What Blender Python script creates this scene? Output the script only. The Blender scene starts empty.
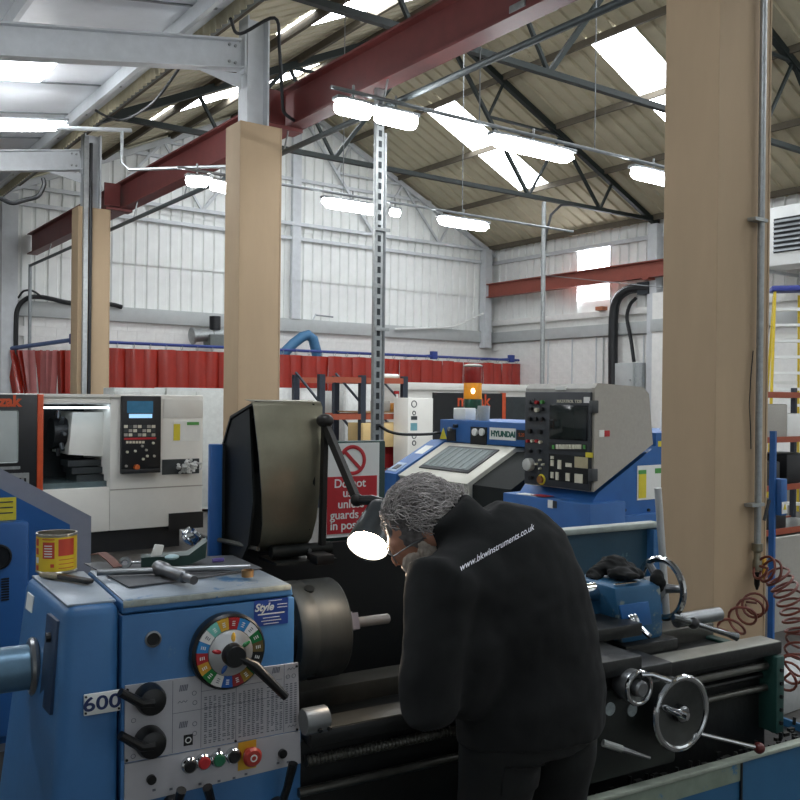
import bpy, bmesh, math, random
from mathutils import Vector, Matrix, noise
from mathutils.bvhtree import BVHTree
random.seed(7)
SC = bpy.context.scene
COL = SC.collection
PI = math.pi

# ------------------------------------------------------------------ camera
FPX = 900.0
TH, RHO, PIT = math.radians(35.8), math.radians(.6), -3/900.0
CAM = Vector((0, 0, 1.72))
F0 = Vector((math.sin(TH), math.cos(TH), 0)); R0 = Vector((math.cos(TH), -math.sin(TH), 0)); U0 = Vector((0, 0, 1))
CF = F0*math.cos(PIT)+U0*math.sin(PIT); U1 = U0*math.cos(PIT)-F0*math.sin(PIT)
CR = R0*math.cos(RHO)+U1*math.sin(RHO); CU = U1*math.cos(RHO)-R0*math.sin(RHO)
cd = bpy.data.cameras.new('camera'); cam = bpy.data.objects.new('camera', cd); COL.objects.link(cam)
cd.sensor_width = 36; cd.lens = 36*FPX/800; cd.clip_start = .05; cd.clip_end = 200
mw = Matrix.Identity(4)
for i in range(3):
    mw[i][0], mw[i][1], mw[i][2], mw[i][3] = CR[i], CU[i], -CF[i], CAM[i]
cam.matrix_world = mw
SC.camera = cam
SC.view_settings.view_transform = 'Standard'; SC.view_settings.look = 'None'
SC.view_settings.gamma = 1; SC.view_settings.use_curve_mapping = False
SC.view_settings.exposure = 0.45
# overcast sky
wd = bpy.data.worlds.new('overcast_sky'); SC.world = wd; wd.use_nodes = True
bg = wd.node_tree.nodes['Background']; bg.inputs[0].default_value = (.86, .93, 1, 1); bg.inputs[1].default_value = .5
SKYLIGHT, TUBE = 11.0, 32.0

def ray(px, py): return CF+CR*((px-400)/FPX)+CU*((400-py)/FPX)
def P(px, py, x=None, y=None, z=None, d=None):
    v = ray(px, py)
    t = (x-CAM.x)/v.x if x is not None else (y-CAM.y)/v.y if y is not None else (z-CAM.z)/v.z if z is not None else d
    return CAM+v*t
def RY(px0, py0, px1, py1, y):           # pixel rectangle on a plane facing -Y -> x0,x1,z0,z1
    a, b = P(px0, (py0+py1)/2, y=y), P(px1, (py0+py1)/2, y=y); m = (px0+px1)/2
    return a.x, b.x, P(m, py1, y=y).z, P(m, py0, y=y).z
def RX(px0, py0, px1, py1, x):           # on a plane facing -X -> y0,y1,z0,z1
    a, b = P(px0, (py0+py1)/2, x=x), P(px1, (py0+py1)/2, x=x); m = (px0+px1)/2
    return b.y, a.y, P(m, py1, x=x).z, P(m, py0, x=x).z

# ------------------------------------------------------------------ materials
def lin(h):
    h = h.lstrip('#'); c = [int(h[i:i+2], 16)/255 for i in (0, 2, 4)]
    return tuple(x/12.92 if x <= .04045 else ((x+.055)/1.055)**2.4 for x in c)
MATS = {}
def M(name, hexc, rough=.5, metal=0, var=.12, scale=14, bump=0, bscale=60, wear=None, wamt=.5, wscale=9, stretch=None, emit=0, ecol=None, coat=0, alpha=1, trans=0):
    if name in MATS: return MATS[name]
    m = bpy.data.materials.new(name); m.use_nodes = True; nt = m.node_tree; N = nt.nodes; K = nt.links
    b = N['Principled BSDF']; c = lin(hexc)
    b.inputs['Roughness'].default_value = rough; b.inputs['Metallic'].default_value = metal
    b.inputs['Coat Weight'].default_value = coat; b.inputs['Alpha'].default_value = alpha; b.inputs['Transmission Weight'].default_value = trans
    tc = N.new('ShaderNodeTexCoord'); mp = N.new('ShaderNodeMapping'); K.new(tc.outputs['Object'], mp.inputs[0])
    if stretch: mp.inputs['Scale'].default_value = stretch
    if var > 0:
        n = N.new('ShaderNodeTexNoise'); n.inputs['Scale'].default_value = scale; n.inputs['Detail'].default_value = 5; n.inputs['Roughness'].default_value = .65
        K.new(mp.outputs[0], n.inputs['Vector'])
        r = N.new('ShaderNodeValToRGB'); r.color_ramp.elements[0].position = .3; r.color_ramp.elements[1].position = .72
        r.color_ramp.elements[0].color = (*[x*(1-var) for x in c], 1); r.color_ramp.elements[1].color = (*[min(1, x*(1+var)) for x in c], 1)
        K.new(n.outputs['Fac'], r.inputs[0]); out = r.outputs[0]
        if wear:
            w = N.new('ShaderNodeTexNoise'); w.inputs['Scale'].default_value = wscale; w.inputs['Detail'].default_value = 8; w.inputs['Roughness'].default_value = .7
            K.new(mp.outputs[0], w.inputs['Vector'])
            wr = N.new('ShaderNodeValToRGB'); wr.color_ramp.elements[0].position = .72-.3*wamt; wr.color_ramp.elements[1].position = .78-.3*wamt
            K.new(w.outputs['Fac'], wr.inputs[0])
            mx = N.new('ShaderNodeMix'); mx.data_type = 'RGBA'; K.new(wr.outputs[0], mx.inputs['Factor']); K.new(out, mx.inputs['A']); mx.inputs['B'].default_value = (*lin(wear), 1); out = mx.outputs['Result']
        K.new(out, b.inputs['Base Color'])
    else: b.inputs['Base Color'].default_value = (*c, 1)
    if bump:
        bn = N.new('ShaderNodeTexNoise'); bn.inputs['Scale'].default_value = bscale; bn.inputs['Detail'].default_value = 4; K.new(mp.outputs[0], bn.inputs['Vector'])
        bp = N.new('ShaderNodeBump'); bp.inputs['Strength'].default_value = bump; bp.inputs['Distance'].default_value = .01
        K.new(bn.outputs['Fac'], bp.inputs['Height']); K.new(bp.outputs[0], b.inputs['Normal'])
    if emit:
        b.inputs['Emission Color'].default_value = (*lin(ecol or hexc), 1); b.inputs['Emission Strength'].default_value = emit
    MATS[name] = m; return m

# ------------------------------------------------------------------ mesh builder
def V(*a): return Vector(a)
class MB:
    def __init__(s): s.bm = bmesh.new()
    def _v(s, pts): return [s.bm.verts.new(p) for p in pts]
    def face(s, pts):
        try: return s.bm.faces.new(s._v(pts))
        except ValueError: return None
    def box(s, x0, x1, y0, y1, z0, z1, bev=0, seg=2):
        if x0 > x1: x0, x1 = x1, x0
        if y0 > y1: y0, y1 = y1, y0
        if z0 > z1: z0, z1 = z1, z0
        return s.hexa([(x0,y0,z0),(x1,y0,z0),(x1,y1,z0),(x0,y1,z0),(x0,y0,z1),(x1,y0,z1),(x1,y1,z1),(x0,y1,z1)], bev, seg)
    def hexa(s, p, bev=0, seg=2):
        v = s._v(p); fs = [s.bm.faces.new([v[i] for i in f]) for f in ((3,2,1,0),(4,5,6,7),(0,1,5,4),(1,2,6,5),(2,3,7,6),(3,0,4,7))]
        if bev:
            es = list({e for f in fs for e in f.edges})
            bmesh.ops.bevel(s.bm, geom=es, offset=bev, segments=seg, affect='EDGES', profile=.5)
        return s
    def bar(s, a, b, w, h, up=(0, 0, 1), bev=0):
        a, b = Vector(a), Vector(b); d = (b-a).normalized(); u = Vector(up); sd = d.cross(u)
        if sd.length < 1e-4: sd = d.cross(Vector((0, 1, 0)))
        sd.normalize(); u = sd.cross(d).normalized(); p = []
        for e in (a, b):
            for i, j in ((-1,-1),(1,-1),(1,1),(-1,1)): p.append(e+sd*(i*w/2)+u*(j*h/2))
        return s.hexa([p[0],p[1],p[2],p[3],p[4],p[5],p[6],p[7]], bev)
    def angle(s, a, b, w, t=.012, up=(0, 0, 1)):       # L section
        s.bar(a, b, t, w, up)
        a, b = Vector(a), Vector(b); d = (b-a).normalized(); sd = d.cross(Vector(up)).normalized(); u = sd.cross(d)
        o = sd*(w/2)+u*(w/2-t/2); s.bar(a+o, b+o, w-t, t, up); return s
    def ibeam(s, a, b, w, h, tf=.02, tw=.014, up=(0, 0, 1)):
        a, b = Vector(a), Vector(b); d = (b-a).normalized(); sd = d.cross(Vector(up)).normalized(); u = sd.cross(d)
        for k in (-1, 1): s.bar(a+u*k*(h-tf)/2, b+u*k*(h-tf)/2, w, tf, up)
        s.bar(a, b, tw, h-2*tf, up); return s
    def loft(s, rings, cap=True, closed=False):
        vs = [s._v(r) for r in rings]; n = len(vs[0])
        pr = list(zip(vs, vs[1:])) + ([(vs[-1], vs[0])] if closed else [])
        for A, B in pr:
            for i in range(n):
                j = (i+1) % n; s.bm.faces.new((A[i], A[j], B[j], B[i]))
        if cap and not closed:
            s.bm.faces.new(vs[0][::-1]); s.bm.faces.new(vs[-1])
        return s
    def frame(s, d):
        d = Vector(d).normalized(); a = Vector((0, 0, 1)) if abs(d.z) < .9 else Vector((1, 0, 0))
        x = d.cross(a).normalized(); return x, d.cross(x).normalized()
    def cyl(s, a, b, r, r2=None, n=20, cap=True):
        a, b = Vector(a), Vector(b); x, y = s.frame(b-a); r2 = r if r2 is None else r2
        return s.loft([[c+x*(q*math.cos(2*PI*i/n))+y*(q*math.sin(2*PI*i/n)) for i in range(n)] for c, q in ((a, r), (b, r2))], cap)
    def rev(s, prof, o, d, n=28, cap=True):            # prof: (radius, height along d)
        o, d = Vector(o), Vector(d).normalized(); x, y = s.frame(d)
        return s.loft([[o+d*h+x*(r*math.cos(2*PI*i/n))+y*(r*math.sin(2*PI*i/n)) for i in range(n)] for r, h in prof], cap)
    def tube(s, pts, r, n=8, closed=False, cap=True):
        pts = [Vector(p) for p in pts]; m = len(pts); x = None; rings = []
        for i, p in enumerate(pts):
            if closed: t = pts[(i+1) % m]-pts[i-1]
            else: t = pts[min(i+1, m-1)]-pts[max(i-1, 0)]
            t.normalize()
            if x is None: x = s.frame(t)[0]
            x = (x-t*x.dot(t)).normalized(); y = t.cross(x); q = r[i] if isinstance(r, (list, tuple)) else r
            rings.append([p+x*(q*math.cos(2*PI*k/n))+y*(q*math.sin(2*PI*k/n)) for k in range(n)])
        return s.loft(rings, cap, closed)
    def torus(s, c, d, R, r, n=36, m=10, sq=1.0):
        d = Vector(d).normalized(); x, y = s.frame(d); c = Vector(c); rings = []
        for i in range(n):
            a = 2*PI*i/n; o = x*math.cos(a)+y*math.sin(a)
            rings.append([c+o*(R+r*math.cos(2*PI*k/m))+d*(r*sq*math.sin(2*PI*k/m)) for k in range(m)])
        return s.loft(rings, False, True)
    def ell(s, c, rad, n=20, m=12, rot=None):
        c = Vector(c); rings = []
        for j in range(m+1):
            ph = PI*(j+.02 if j == 0 else j-.02 if j == m else j)/m
            ring = []
            for i in range(n):
                q = Vector((rad[0]*math.sin(ph)*math.cos(2*PI*i/n), rad[1]*math.sin(ph)*math.sin(2*PI*i/n), -rad[2]*math.cos(ph)))
                if rot is not None: q = rot @ q
                ring.append(c+q)
            rings.append(ring)
        return s.loft(rings, True)
    def prism(s, pts, axis, lo, hi, bev=0):
        f = {'x': lambda p, h: (h, p[0], p[1]), 'y': lambda p, h: (p[0], h, p[1]), 'z': lambda p, h: (p[0], p[1], h)}[axis]
        A = s._v([f(p, lo) for p in pts]); B = s._v([f(p, hi) for p in pts]); n = len(pts)
        fs = [s.bm.faces.new(A[::-1]), s.bm.faces.new(B)]
        for i in range(n): fs.append(s.bm.faces.new((A[i], A[(i+1) % n], B[(i+1) % n], B[i])))
        if bev: bmesh.ops.bevel(s.bm, geom=list({e for f_ in fs for e in f_.edges}), offset=bev, segments=2, affect='EDGES', profile=.5)
        return s
    def ringplate(s, outer, inner, axis, lo, hi):      # frame plate: outer and inner loops of equal count
        f = {'x': lambda p, h: (h, p[0], p[1]), 'y': lambda p, h: (p[0], h, p[1]), 'z': lambda p, h: (p[0], p[1], h)}[axis]
        L = [s._v([f(p, h) for p in q]) for q in (outer, inner) for h in (lo, hi)]; n = len(outer)
        for i in range(n):
            j = (i+1) % n
            for A, B in ((L[0], L[1]), (L[1], L[3]), (L[3], L[2]), (L[2], L[0])): s.bm.faces.new((A[i], A[j], B[j], B[i]))
        return s
    def mesh(s, ang=35):
        bmesh.ops.recalc_face_normals(s.bm, faces=s.bm.faces); me = bpy.data.meshes.new('m'); s.bm.to_mesh(me); s.bm.free()
        me.polygons.foreach_set('use_smooth', [True]*len(me.polygons)); me.set_sharp_from_angle(angle=math.radians(ang)); return me
FR = {}
def sm_(pts, n=6):
    p = [Vector(q) for q in pts]; p = [p[0]*2-p[1]]+p+[p[-1]*2-p[-2]]; out = []
    for i in range(1, len(p)-2):
        for k in range(n):
            t = k/n; a, b, c, d = p[i-1:i+3]; out.append(((b*2)+(c-a)*t+(a*2-b*5+c*4-d)*t*t+(-a+b*3-c*3+d)*t**3)*.5)
    return out+[p[-2]]
def frame_of(o): return FR[o.name]
def link(name, me, mat, parent=None, world=False):
    me.name = name
    if mat is not None and not me.materials: me.materials.append(mat)
    o = bpy.data.objects.new(name, me); COL.objects.link(o)
    if parent is not None:
        o.parent = parent; FR[o.name] = FR[parent.name]
        if world: me.transform(FR[parent.name].inverted())
    else: FR[o.name] = Matrix.Identity(4)
    return o
def part(b, name, mat, parent=None, world=False, ang=35): return link(name, b.mesh(ang), mat, parent, world)
def tag(o, label, cat, group=None):
    o['label'] = label; o['category'] = cat
    if group: o['group'] = group
    return o
def thing(name, label, cat, loc=(0, 0, 0), rz=0, group=None):
    o = bpy.data.objects.new(name, None); COL.objects.link(o); o.empty_display_size = .1
    o.location = loc; o.rotation_euler = (0, 0, rz)
    FR[o.name] = Matrix.Translation(Vector(loc)) @ Matrix.Rotation(rz, 4, 'Z')
    return tag(o, label, cat, group)
def struct(o): o['kind'] = 'structure'; return o
def sroot(name, loc=(0, 0, 0)):
    o = bpy.data.objects.new(name, None); COL.objects.link(o); o.location = loc; o.empty_display_size = .1
    FR[o.name] = Matrix.Translation(Vector(loc)); o['kind'] = 'structure'; return o
def one(name, b, mat, label, cat, group=None, ang=35):
    """a thing of one mesh, built in world coordinates, origin moved to its base"""
    me = b.mesh(ang); vs = [v.co for v in me.vertices]
    c = Vector((sum(v.x for v in vs)/len(vs), sum(v.y for v in vs)/len(vs), min(v.z for v in vs)))
    me.transform(Matrix.Translation(-c)); o = link(name, me, mat); o.location = c
    FR[o.name] = Matrix.Translation(c); return tag(o, label, cat, group)
def share(src, name, loc, parent):
    o = bpy.data.objects.new(name, src.data if hasattr(src, 'data') else src); COL.objects.link(o); o.location = loc; o.parent = parent; return o
def text(s, name, mat, parent, mtx, size, depth=.0012, align='CENTER', shear=0, bold=0, world=False):
    """flat lettering: mtx maps text plane (x right, y up, z out) to parent (or world) space"""
    cu = bpy.data.curves.new('t', 'FONT'); cu.body = s; cu.size = size; cu.align_x = align; cu.align_y = 'CENTER'; cu.extrude = depth; cu.shear = shear; cu.offset = bold
    o = bpy.data.objects.new('t', cu); COL.objects.link(o); bpy.context.view_layer.update()
    me = bpy.data.meshes.new_from_object(o.evaluated_get(bpy.context.evaluated_depsgraph_get()))
    bpy.data.objects.remove(o); bpy.data.curves.remove(cu)
    me.transform(mtx); me.materials.clear(); return link(name, me, mat, parent, world)
def TM(o, x, y):                                       # text matrix: origin, x axis, y axis
    x = Vector(x).normalized(); y = Vector(y).normalized(); z = x.cross(y); m = Matrix.Identity(4)
    for i in range(3): m[i][0], m[i][1], m[i][2], m[i][3] = x[i], y[i], z[i], o[i]
    return m
FACE_Y = lambda p: TM(p, (1, 0, 0), (0, 0, 1))         # reads when looked at along +Y
FACE_X = lambda p: TM(p, (0, -1, 0), (0, 0, 1))        # reads when looked at along +X

# palette
white_steel = M('white_painted_steel', '#c9cdd0', .45, 0, .08, 6, wear='#8a8f92', wamt=.1)
white_clad = M('white_cladding', '#e9ebe8', .5, 0, .05, 3)
white_block = M('white_painted_block', '#e6e6e2', .7, 0, .06, 8, .35, 90)
grey_band = M('grey_band_paint', '#b3b7b6', .55, 0, .06, 5)
concrete = M('workshop_floor', '#43413d', .6, 0, .2, 2.5, .15, 30, wear='#2f2e2c', wamt=.35, wscale=3)
asbestos = M('old_fibre_cement', '#bbb399', .85, 0, .10, 1.7, .2, 40, wear='#9f977f', wamt=.25, wscale=2)
purlin_m = M('dusty_purlin', '#5a5346', .85, 0, .15, 6)
green_steel = M('dark_green_steel', '#121d1b', .6, 0, .15, 8)
red_oxide = M('red_oxide_beam', '#6c3230', .5, 0, .15, 5, wear='#5c2b28', wamt=.15)
red_beam = M('red_brown_beam', '#8a4436', .5, 0, .12, 5)
galv = M('galvanised_steel', '#a4a8a8', .4, .7, .18, 25)
conduit_m = M('grey_conduit', '#8b9092', .4, .5, .12, 12)
mdf = M('mdf_cladding', '#b29b7d', .75, 0, .07, 2.2, .05, 30, stretch=(1, 1, .25))
black_cable = M('black_cable', '#15181b', .5, 0, .1)
lean_sheet = M('white_roof_lining', '#dfe3e8', .45, 0, .04, 3)

# ================================================================== STRUCTURE
XW, XE, YN, YF = 4.3, 18.0, -6.0, 20.3       # column row / right wall / near end / gable
ZE, ZR, XR = 6.13, 9.37, 11.15               # eaves, ridge
SL = (ZR-ZE)/(XE-XR)
XL = -5.0                                    # lean-to outer wall
def zmain(x): return ZR-abs(x-XR)*SL
def zlean(x): return 5.72-(4.1-x)*.155
floor = struct(part(MB().box(XL-.3, XE+.5, YN-.3, YF+.4, -.12, 0), 'floor', concrete))

# ---- gable wall: block wall, grey band, two tiers of ribbed cladding
wf = sroot('wall_far')
part(MB().box(XL-.2, XE+.3, YF+.07, YF+.35, 0, 3.4), 'block_backing', white_block, wf)
part(MB().box(XL-.2, XE+.3, YF+.12, YF+.3, 3.3, 5.9).prism([(XW-.3, 5.9), (XE+.3, 5.9), (XE+.3, zmain(XE+.3)-.05), (XR, ZR-.05), (XW-.3, zmain(XW-.3)-.05)], 'y', YF+.12, YF+.3), 'cladding_backing', white_clad, wf)
part(MB().box(XW+.15, XE, YF-.10, YF+.08, 3.36, 3.69, .006), 'ring_beam', grey_band, wf)
def ribbed(w, z0, z1f, n=4, dep=.045, y=0):
    """vertical trapezoid ribs across width w (local x 0..w), z from z0 to z1f(x)"""
    b = MB(); p = w/n; pts = []
    for i in range(n): pts += [(i*p, 0), (i*p+p*.66, 0), (i*p+p*.74, dep), (i*p+p*.92, dep)]
    pts.append((w, 0))
    for (xa, ya), (xb, yb) in zip(pts, pts[1:]):
        b.bm.faces.new(b._v([(xa, ya, z0), (xb, yb, z0), (xb, yb, z1f(xb)), (xa, ya, z1f(xa))]))
    return b
SW = 1.1
low = ribbed(SW, 3.66, lambda x: 4.78).mesh(20); mid = ribbed(SW, 4.7, lambda x: 6.0).mesh(20)
low.materials.append(white_clad); mid.materials.append(white_clad)
k = 0; x = XW+.1
while x < XE-.05:
    share(low, 'cladding_sheet', (x, YF+.03, 0), wf); share(mid, 'cladding_sheet', (x, YF+.0, 0), wf)
    up = ribbed(min(SW, XE-x), 5.92, lambda q, x=x: zmain(x+q)-.12).mesh(20); up.materials.append(white_clad)
    share(up, 'cladding_sheet', (x, YF-.03, 0), wf); x += SW
blk = MB().box(0, .4445, 0, .08, 0, .2165, .0025, 1).mesh(20); blk.materials.append(white_block)
for r in range(4):
    z = 2.5+r*.218; x = XW+.2+(.22 if r % 2 else 0)
    while x < XE-.4:
        share(blk, 'block', (x, YF+.0+random.uniform(-.0015, .0015), z), wf); x += .446
# ---- right wall
we = sroot('wall_right')
part(MB().box(XE+.07, XE+.3, YN, YF+.3, 0, 3.9), 'block_backing', white_block, we)
wy0, wy1, wz0, wz1 = 15.8, 17.03, 4.35, 5.73
b = MB()
for y0, y1, z0, z1 in ((YN, wy0, 3.9, ZE-.02), (wy1, YF+.3, 3.9, ZE-.02), (wy0, wy1, wz1, ZE-.02), (wy0, wy1, 3.9, wz0)): b.box(XE+.12, XE+.3, y0, y1, z0, z1)
part(b, 'cladding_backing', white_clad, we)
part(MB().box(XE-.1, XE+.08, YN, YF, 3.36, 3.66, .006), 'ring_beam', grey_band, we)
part(MB().box(XE-.06, XE+.1, YN, YF, 3.86, 4.02, .006), 'sill_course', white_block, we)
def ribx(w, z0, z1, n=4, dep=.045):
    b = MB(); p = w/n; pts = []
    for i in range(n): pts += [(i*p, 0), (i*p+p*.66, 0), (i*p+p*.74, dep), (i*p+p*.92, dep)]
    pts.append((w, 0))
    for (ya, xa), (yb, xb) in zip(pts, pts[1:]): b.bm.faces.new(b._v([(xa, ya, z0), (xb, yb, z0), (xb, yb, z1), (xa, ya, z1)]))
    return b
lo2 = ribx(1.14, 4.0, 5.76).mesh(20); hi2 = ribx(1.14, 5.7, 6.12).mesh(20); lo2.materials.append(white_clad); hi2.materials.append(white_clad)
y = YF-1.14
while y > 6:
    share(hi2, 'cladding_sheet', (XE-.02, y, 0), we)
    if y+1.14 < wy0+.2 or y > wy1-.2: share(lo2, 'cladding_sheet', (XE+.02, y, 0), we)
    y -= 1.14
part(MB().box(XE-.07, XE-.0, YN, YF, 5.68, 5.78), 'girt', white_steel, we)
blkx = MB().box(0, .08, 0, .4445, 0, .2165, .0025, 1).mesh(20); blkx.materials.append(white_block)
for r in range(8):
    z = 1.6+r*.218; y = 13.3+(.22 if r % 2 else 0)
    while y < YF-.45:
        share(blkx, 'block', (XE+random.uniform(-.0015, .0015), y, z), we); y += .446
for y in (14.6, 15.9, 16.15, 17.0, 17.9):          # block piers/pipes painted in
    part(MB().cyl((XE-.03, y, 1.4), (XE-.03, y, 3.36), .018, n=8), 'wall_pipe', white_steel if y != 15.9 else grey_band, we)
# window
wn = sroot('window_1', (XE+.1, (wy0+wy1)/2, wz0))
glass = M('daylit_glazing', '#f4f8ff', .3, 0, 0, emit=SKYLIGHT*.8, ecol='#f2f7ff')
part(MB().box(XE+.1, XE+.12, wy0, wy1, wz0, wz1), 'pane', glass, wn, True)
part(MB().box(XE+.06, XE+.13, wy0-.04, wy0, wz0, wz1).box(XE+.06, XE+.13, wy1, wy1+.04, wz0, wz1).box(XE+.06, XE+.13, wy0-.04, wy1+.04, wz1, wz1+.04), 'window_frame', white_steel, wn, True)
# ---- near wall and lean-to outer wall (behind / beside the camera); door gap added for sky fill light
wnr = struct(part(MB().box(XL, -1.2, YN-.2, YN, 0, 5.6).box(2.8, XE, YN-.2, YN, 0, ZE).box(-1.2, 2.8, YN-.2, YN, 3.8, 5.7)
    .prism([(XW, 5.7), (XE, 5.7), (XE, ZE), (XR, ZR), (XW, ZE)], 'y', YN-.2, YN), 'wall_near', white_clad))
wl = struct(part(MB().box(XL-.2, XL, YN, YF, 0, zlean(XL)+.1), 'wall_left', white_clad))

# ---- main roof: purlins and separate corrugated sheets with rooflights
ce = sroot('ceiling', (XR, 7, ZR))
rows = [(11.15, 12.82), (12.82, 14.40), (14.40, 15.98), (15.98, 18.25)]
SHW = 1.03; skylit = M('rooflight_sheet', '#f6faff', .4, 0, 0, emit=SKYLIGHT, ecol='#f4f9ff')
def sheet(x0, x1, mat):                              # pans and raised channels, three to a sheet
    b = MB(); lap = .07; e0, e1 = x0-XR, x1-XR+lap; A = []; pr_ = []
    for k_ in range(3): pr_ += [(k_*SHW/3, 0), (k_*SHW/3+.235, 0), (k_*SHW/3+.255, .045), (k_*SHW/3+.322, .045)]
    pr_.append((SHW, 0))
    for yy_, c in pr_: A.append([b.bm.verts.new((ee, yy_, -ee*SL+c+zo)) for ee, zo in ((e0, 0), (e1, -.012))])
    for p, q in zip(A, A[1:]): b.bm.faces.new((p[0], p[1], q[1], q[0]))
    me = b.mesh(20); me.materials.append(mat); return me
def mirror(me):
    m2 = me.copy(); m2.transform(Matrix.Scale(-1, 4, (1, 0, 0))); m2.flip_normals(); return m2
lights_rows = (-4.6, .55, 5.7, 10.85, 16.0)
for ri, (x0, x1) in enumerate(rows):
    r_ = sheet(x0, x1, asbestos); l_ = mirror(r_); rs = ls = None
    if ri in (1, 2): rs = sheet(x0, x1, skylit); ls = mirror(rs)
    j = -16
    while True:
        y0 = 10.85+j*SHW; j += 1
        if y0 > YF: break
        sky = rs is not None and any(abs(y0-q) < .1 for q in lights_rows)
        for me in ((rs, ls) if sky else (r_, l_)):
            o = share(me, 'rooflight' if sky else 'roof_sheet', (0, y0-7, 0), ce)
b = MB()
for x in (11.35, 12.82, 14.40, 15.98, 17.75):
    for sx in (x, 2*XR-x):
        pb = MB().bar((sx, YN, zmain(sx)-.10), (sx, YF, zmain(sx)-.10), .055, .13); part(pb, 'purlin', purlin_m, ce, True)
# eave filler and valley gutter on the column row
part(MB().box(3.96, 4.22, YN, YF, 5.78, 5.80).box(3.96, 3.98, YN, YF, 5.80, 6.02).box(4.20, 4.22, YN, YF, 5.80, 6.02), 'valley_gutter', M('dull_gutter', '#7f8480', .6, .2, .2, 4), ce, True)
fl = MB(); y = YN; pts = []
while y < YF: pts.append((3.90+.02*math.cos(y*2*PI/.146), y)); y += .0365
for (xa, ya), (xb, yb) in zip(pts, pts[1:]): fl.bm.faces.new(fl._v([(xa+.05, ya, 5.56), (xb+.05, yb, 5.56), (xb, yb, 5.98), (xa, ya, 5.98)]))
part(fl, 'eave_sheet', asbestos, ce, True, 60)
# ---- lean-to roof: white lining sheets between ribs
cl = sroot('ceiling_lean_to', (0, 7, 4))
for i in range(18):
    y0 = YN+i*1.46
    sk = i in (3, 7, 15)
    part(MB().hexa([(XL, y0+.006, zlean(XL)), (3.92, y0+.006, zlean(3.92)), (3.92, y0+1.454, zlean(3.92)), (XL, y0+1.454, zlean(XL)),
        (XL, y0+.006, zlean(XL)+.05), (3.92, y0+.006, zlean(3.92)+.05), (3.92, y0+1.454, zlean(3.92)+.05), (XL, y0+1.454, zlean(XL)+.05)]), 'lining_sheet', lean_sheet, cl, True)
    part(MB().bar((XL, y0, zlean(XL)+.0), (3.84, y0, zlean(3.84)+.0), .03, .03), 'sheet_joint', conduit_m, cl, True)
for xx in (3.6, 2.0, .3, -1.4, -3.1):
    part(MB().bar((xx, YN, zlean(xx)-.09), (xx, YF, zlean(xx)-.09), .05, .16), 'purlin', white_steel, cl, True)
for y0, x0 in ((1.0, .4), (-3.4, -2.2), (-3.4, .9), (10.55, 1.63)):   # lining rooflights; all but the last unseen, added for more light
    part(MB().hexa([(x0, y0, zlean(x0)-.01), (x0+1.2, y0, zlean(x0+1.2)-.01), (x0+1.2, y0+1.0, zlean(x0+1.2)-.01), (x0, y0+1.0, zlean(x0)-.01),
        (x0, y0, zlean(x0)-.002), (x0+1.2, y0, zlean(x0+1.2)-.002), (x0+1.2, y0+1.0, zlean(x0+1.2)-.002), (x0, y0+1.0, zlean(x0)-.002)]), 'rooflight', skylit, cl, True)

# ---- columns with board cladding, rafters of the lean-to, trusses
COLY = (-2.55, 2.95, 8.70, 14.20)
collab = {2.95: 'grey steel column boxed in tan board, conduit and red air hose on it', 8.7: 'grey steel column boxed in tan board behind the raised chuck guard',
          14.2: 'grey steel column boxed in tan board with two conduits, before the red curtain', -2.55: 'grey steel column boxed in tan board at the near end'}
CDX = {2.95: .045, 8.7: -.02, 14.2: -.1, -2.55: 0}
for cy in COLY:
    cdx = CDX[cy]
    t = thing('column', collab[cy], 'column', (4.42, cy+.17, 0), 0, 'board clad columns')
    part(MB().ibeam((4.42, cy+.17, 0), (4.42, cy+.17, 5.78), .22, .26, up=(1, 0, 0)), 'steel_column', white_steel, t, True)
    top = 4.62
    part(MB().box(4.2, 4.66, cy, cy+.018, 0, top, .003, 1), 'front_board', mdf, t, True)
    part(MB().box(4.2, 4.66, cy+.33, cy+.348, 0, top, .003, 1), 'back_board', mdf, t, True)
    part(MB().box(4.182, 4.2, cy-.004, cy+.352, 0, top, .003, 1), 'side_board', mdf, t, True)
    part(MB().box(4.66, 4.678, cy-.004, cy+.352, 0, top, .003, 1), 'side_board', mdf, t, True)
    for ch_ in t.children: ch_.location.x += cdx
    # lean-to rafter
    r = thing('rafter', {2.95: 'white steel lean-to rafter over the blue lathe', 8.7: 'white steel lean-to rafter bolted to the column behind the chuck guard', 14.2: 'white steel lean-to rafter bolted to the column nearest the gable', -2.55: 'white steel lean-to rafter at the near end'}[cy], 'steel beam', (4.28, cy+.17, 5.2), 0, 'lean-to rafters')
    yy = cy+.17; zt = lambda x: 5.36-(4.2-x)*.175
    part(MB().ibeam((XL, yy, zt(XL)), (4.26, yy, zt(4.26)), .16, .31), 'beam', white_steel, r, True)
    part(MB().box(4.262, 4.285, yy-.1, yy+.1, zt(4.27)-.22, zt(4.27)+.2), 'end_plate', white_steel, r, True)
    for dz in (-.09, .09):
        for dx in (.06, .13): part(MB().cyl((4.25-dx, yy-.012, zt(4.2)+dz), (4.25-dx, yy-.03, zt(4.2)+dz), .016, n=6), 'bolt', galv, r, True)
    part(MB().prism([(4.27, zt(4.27)-.2), (4.27, zt(4.27)-.36), (3.75, zt(3.75)-.16)], 'y', yy-.006, yy+.006), 'haunch', white_steel, r, True)
    for ch_ in r.children: ch_.location.x += cdx

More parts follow.
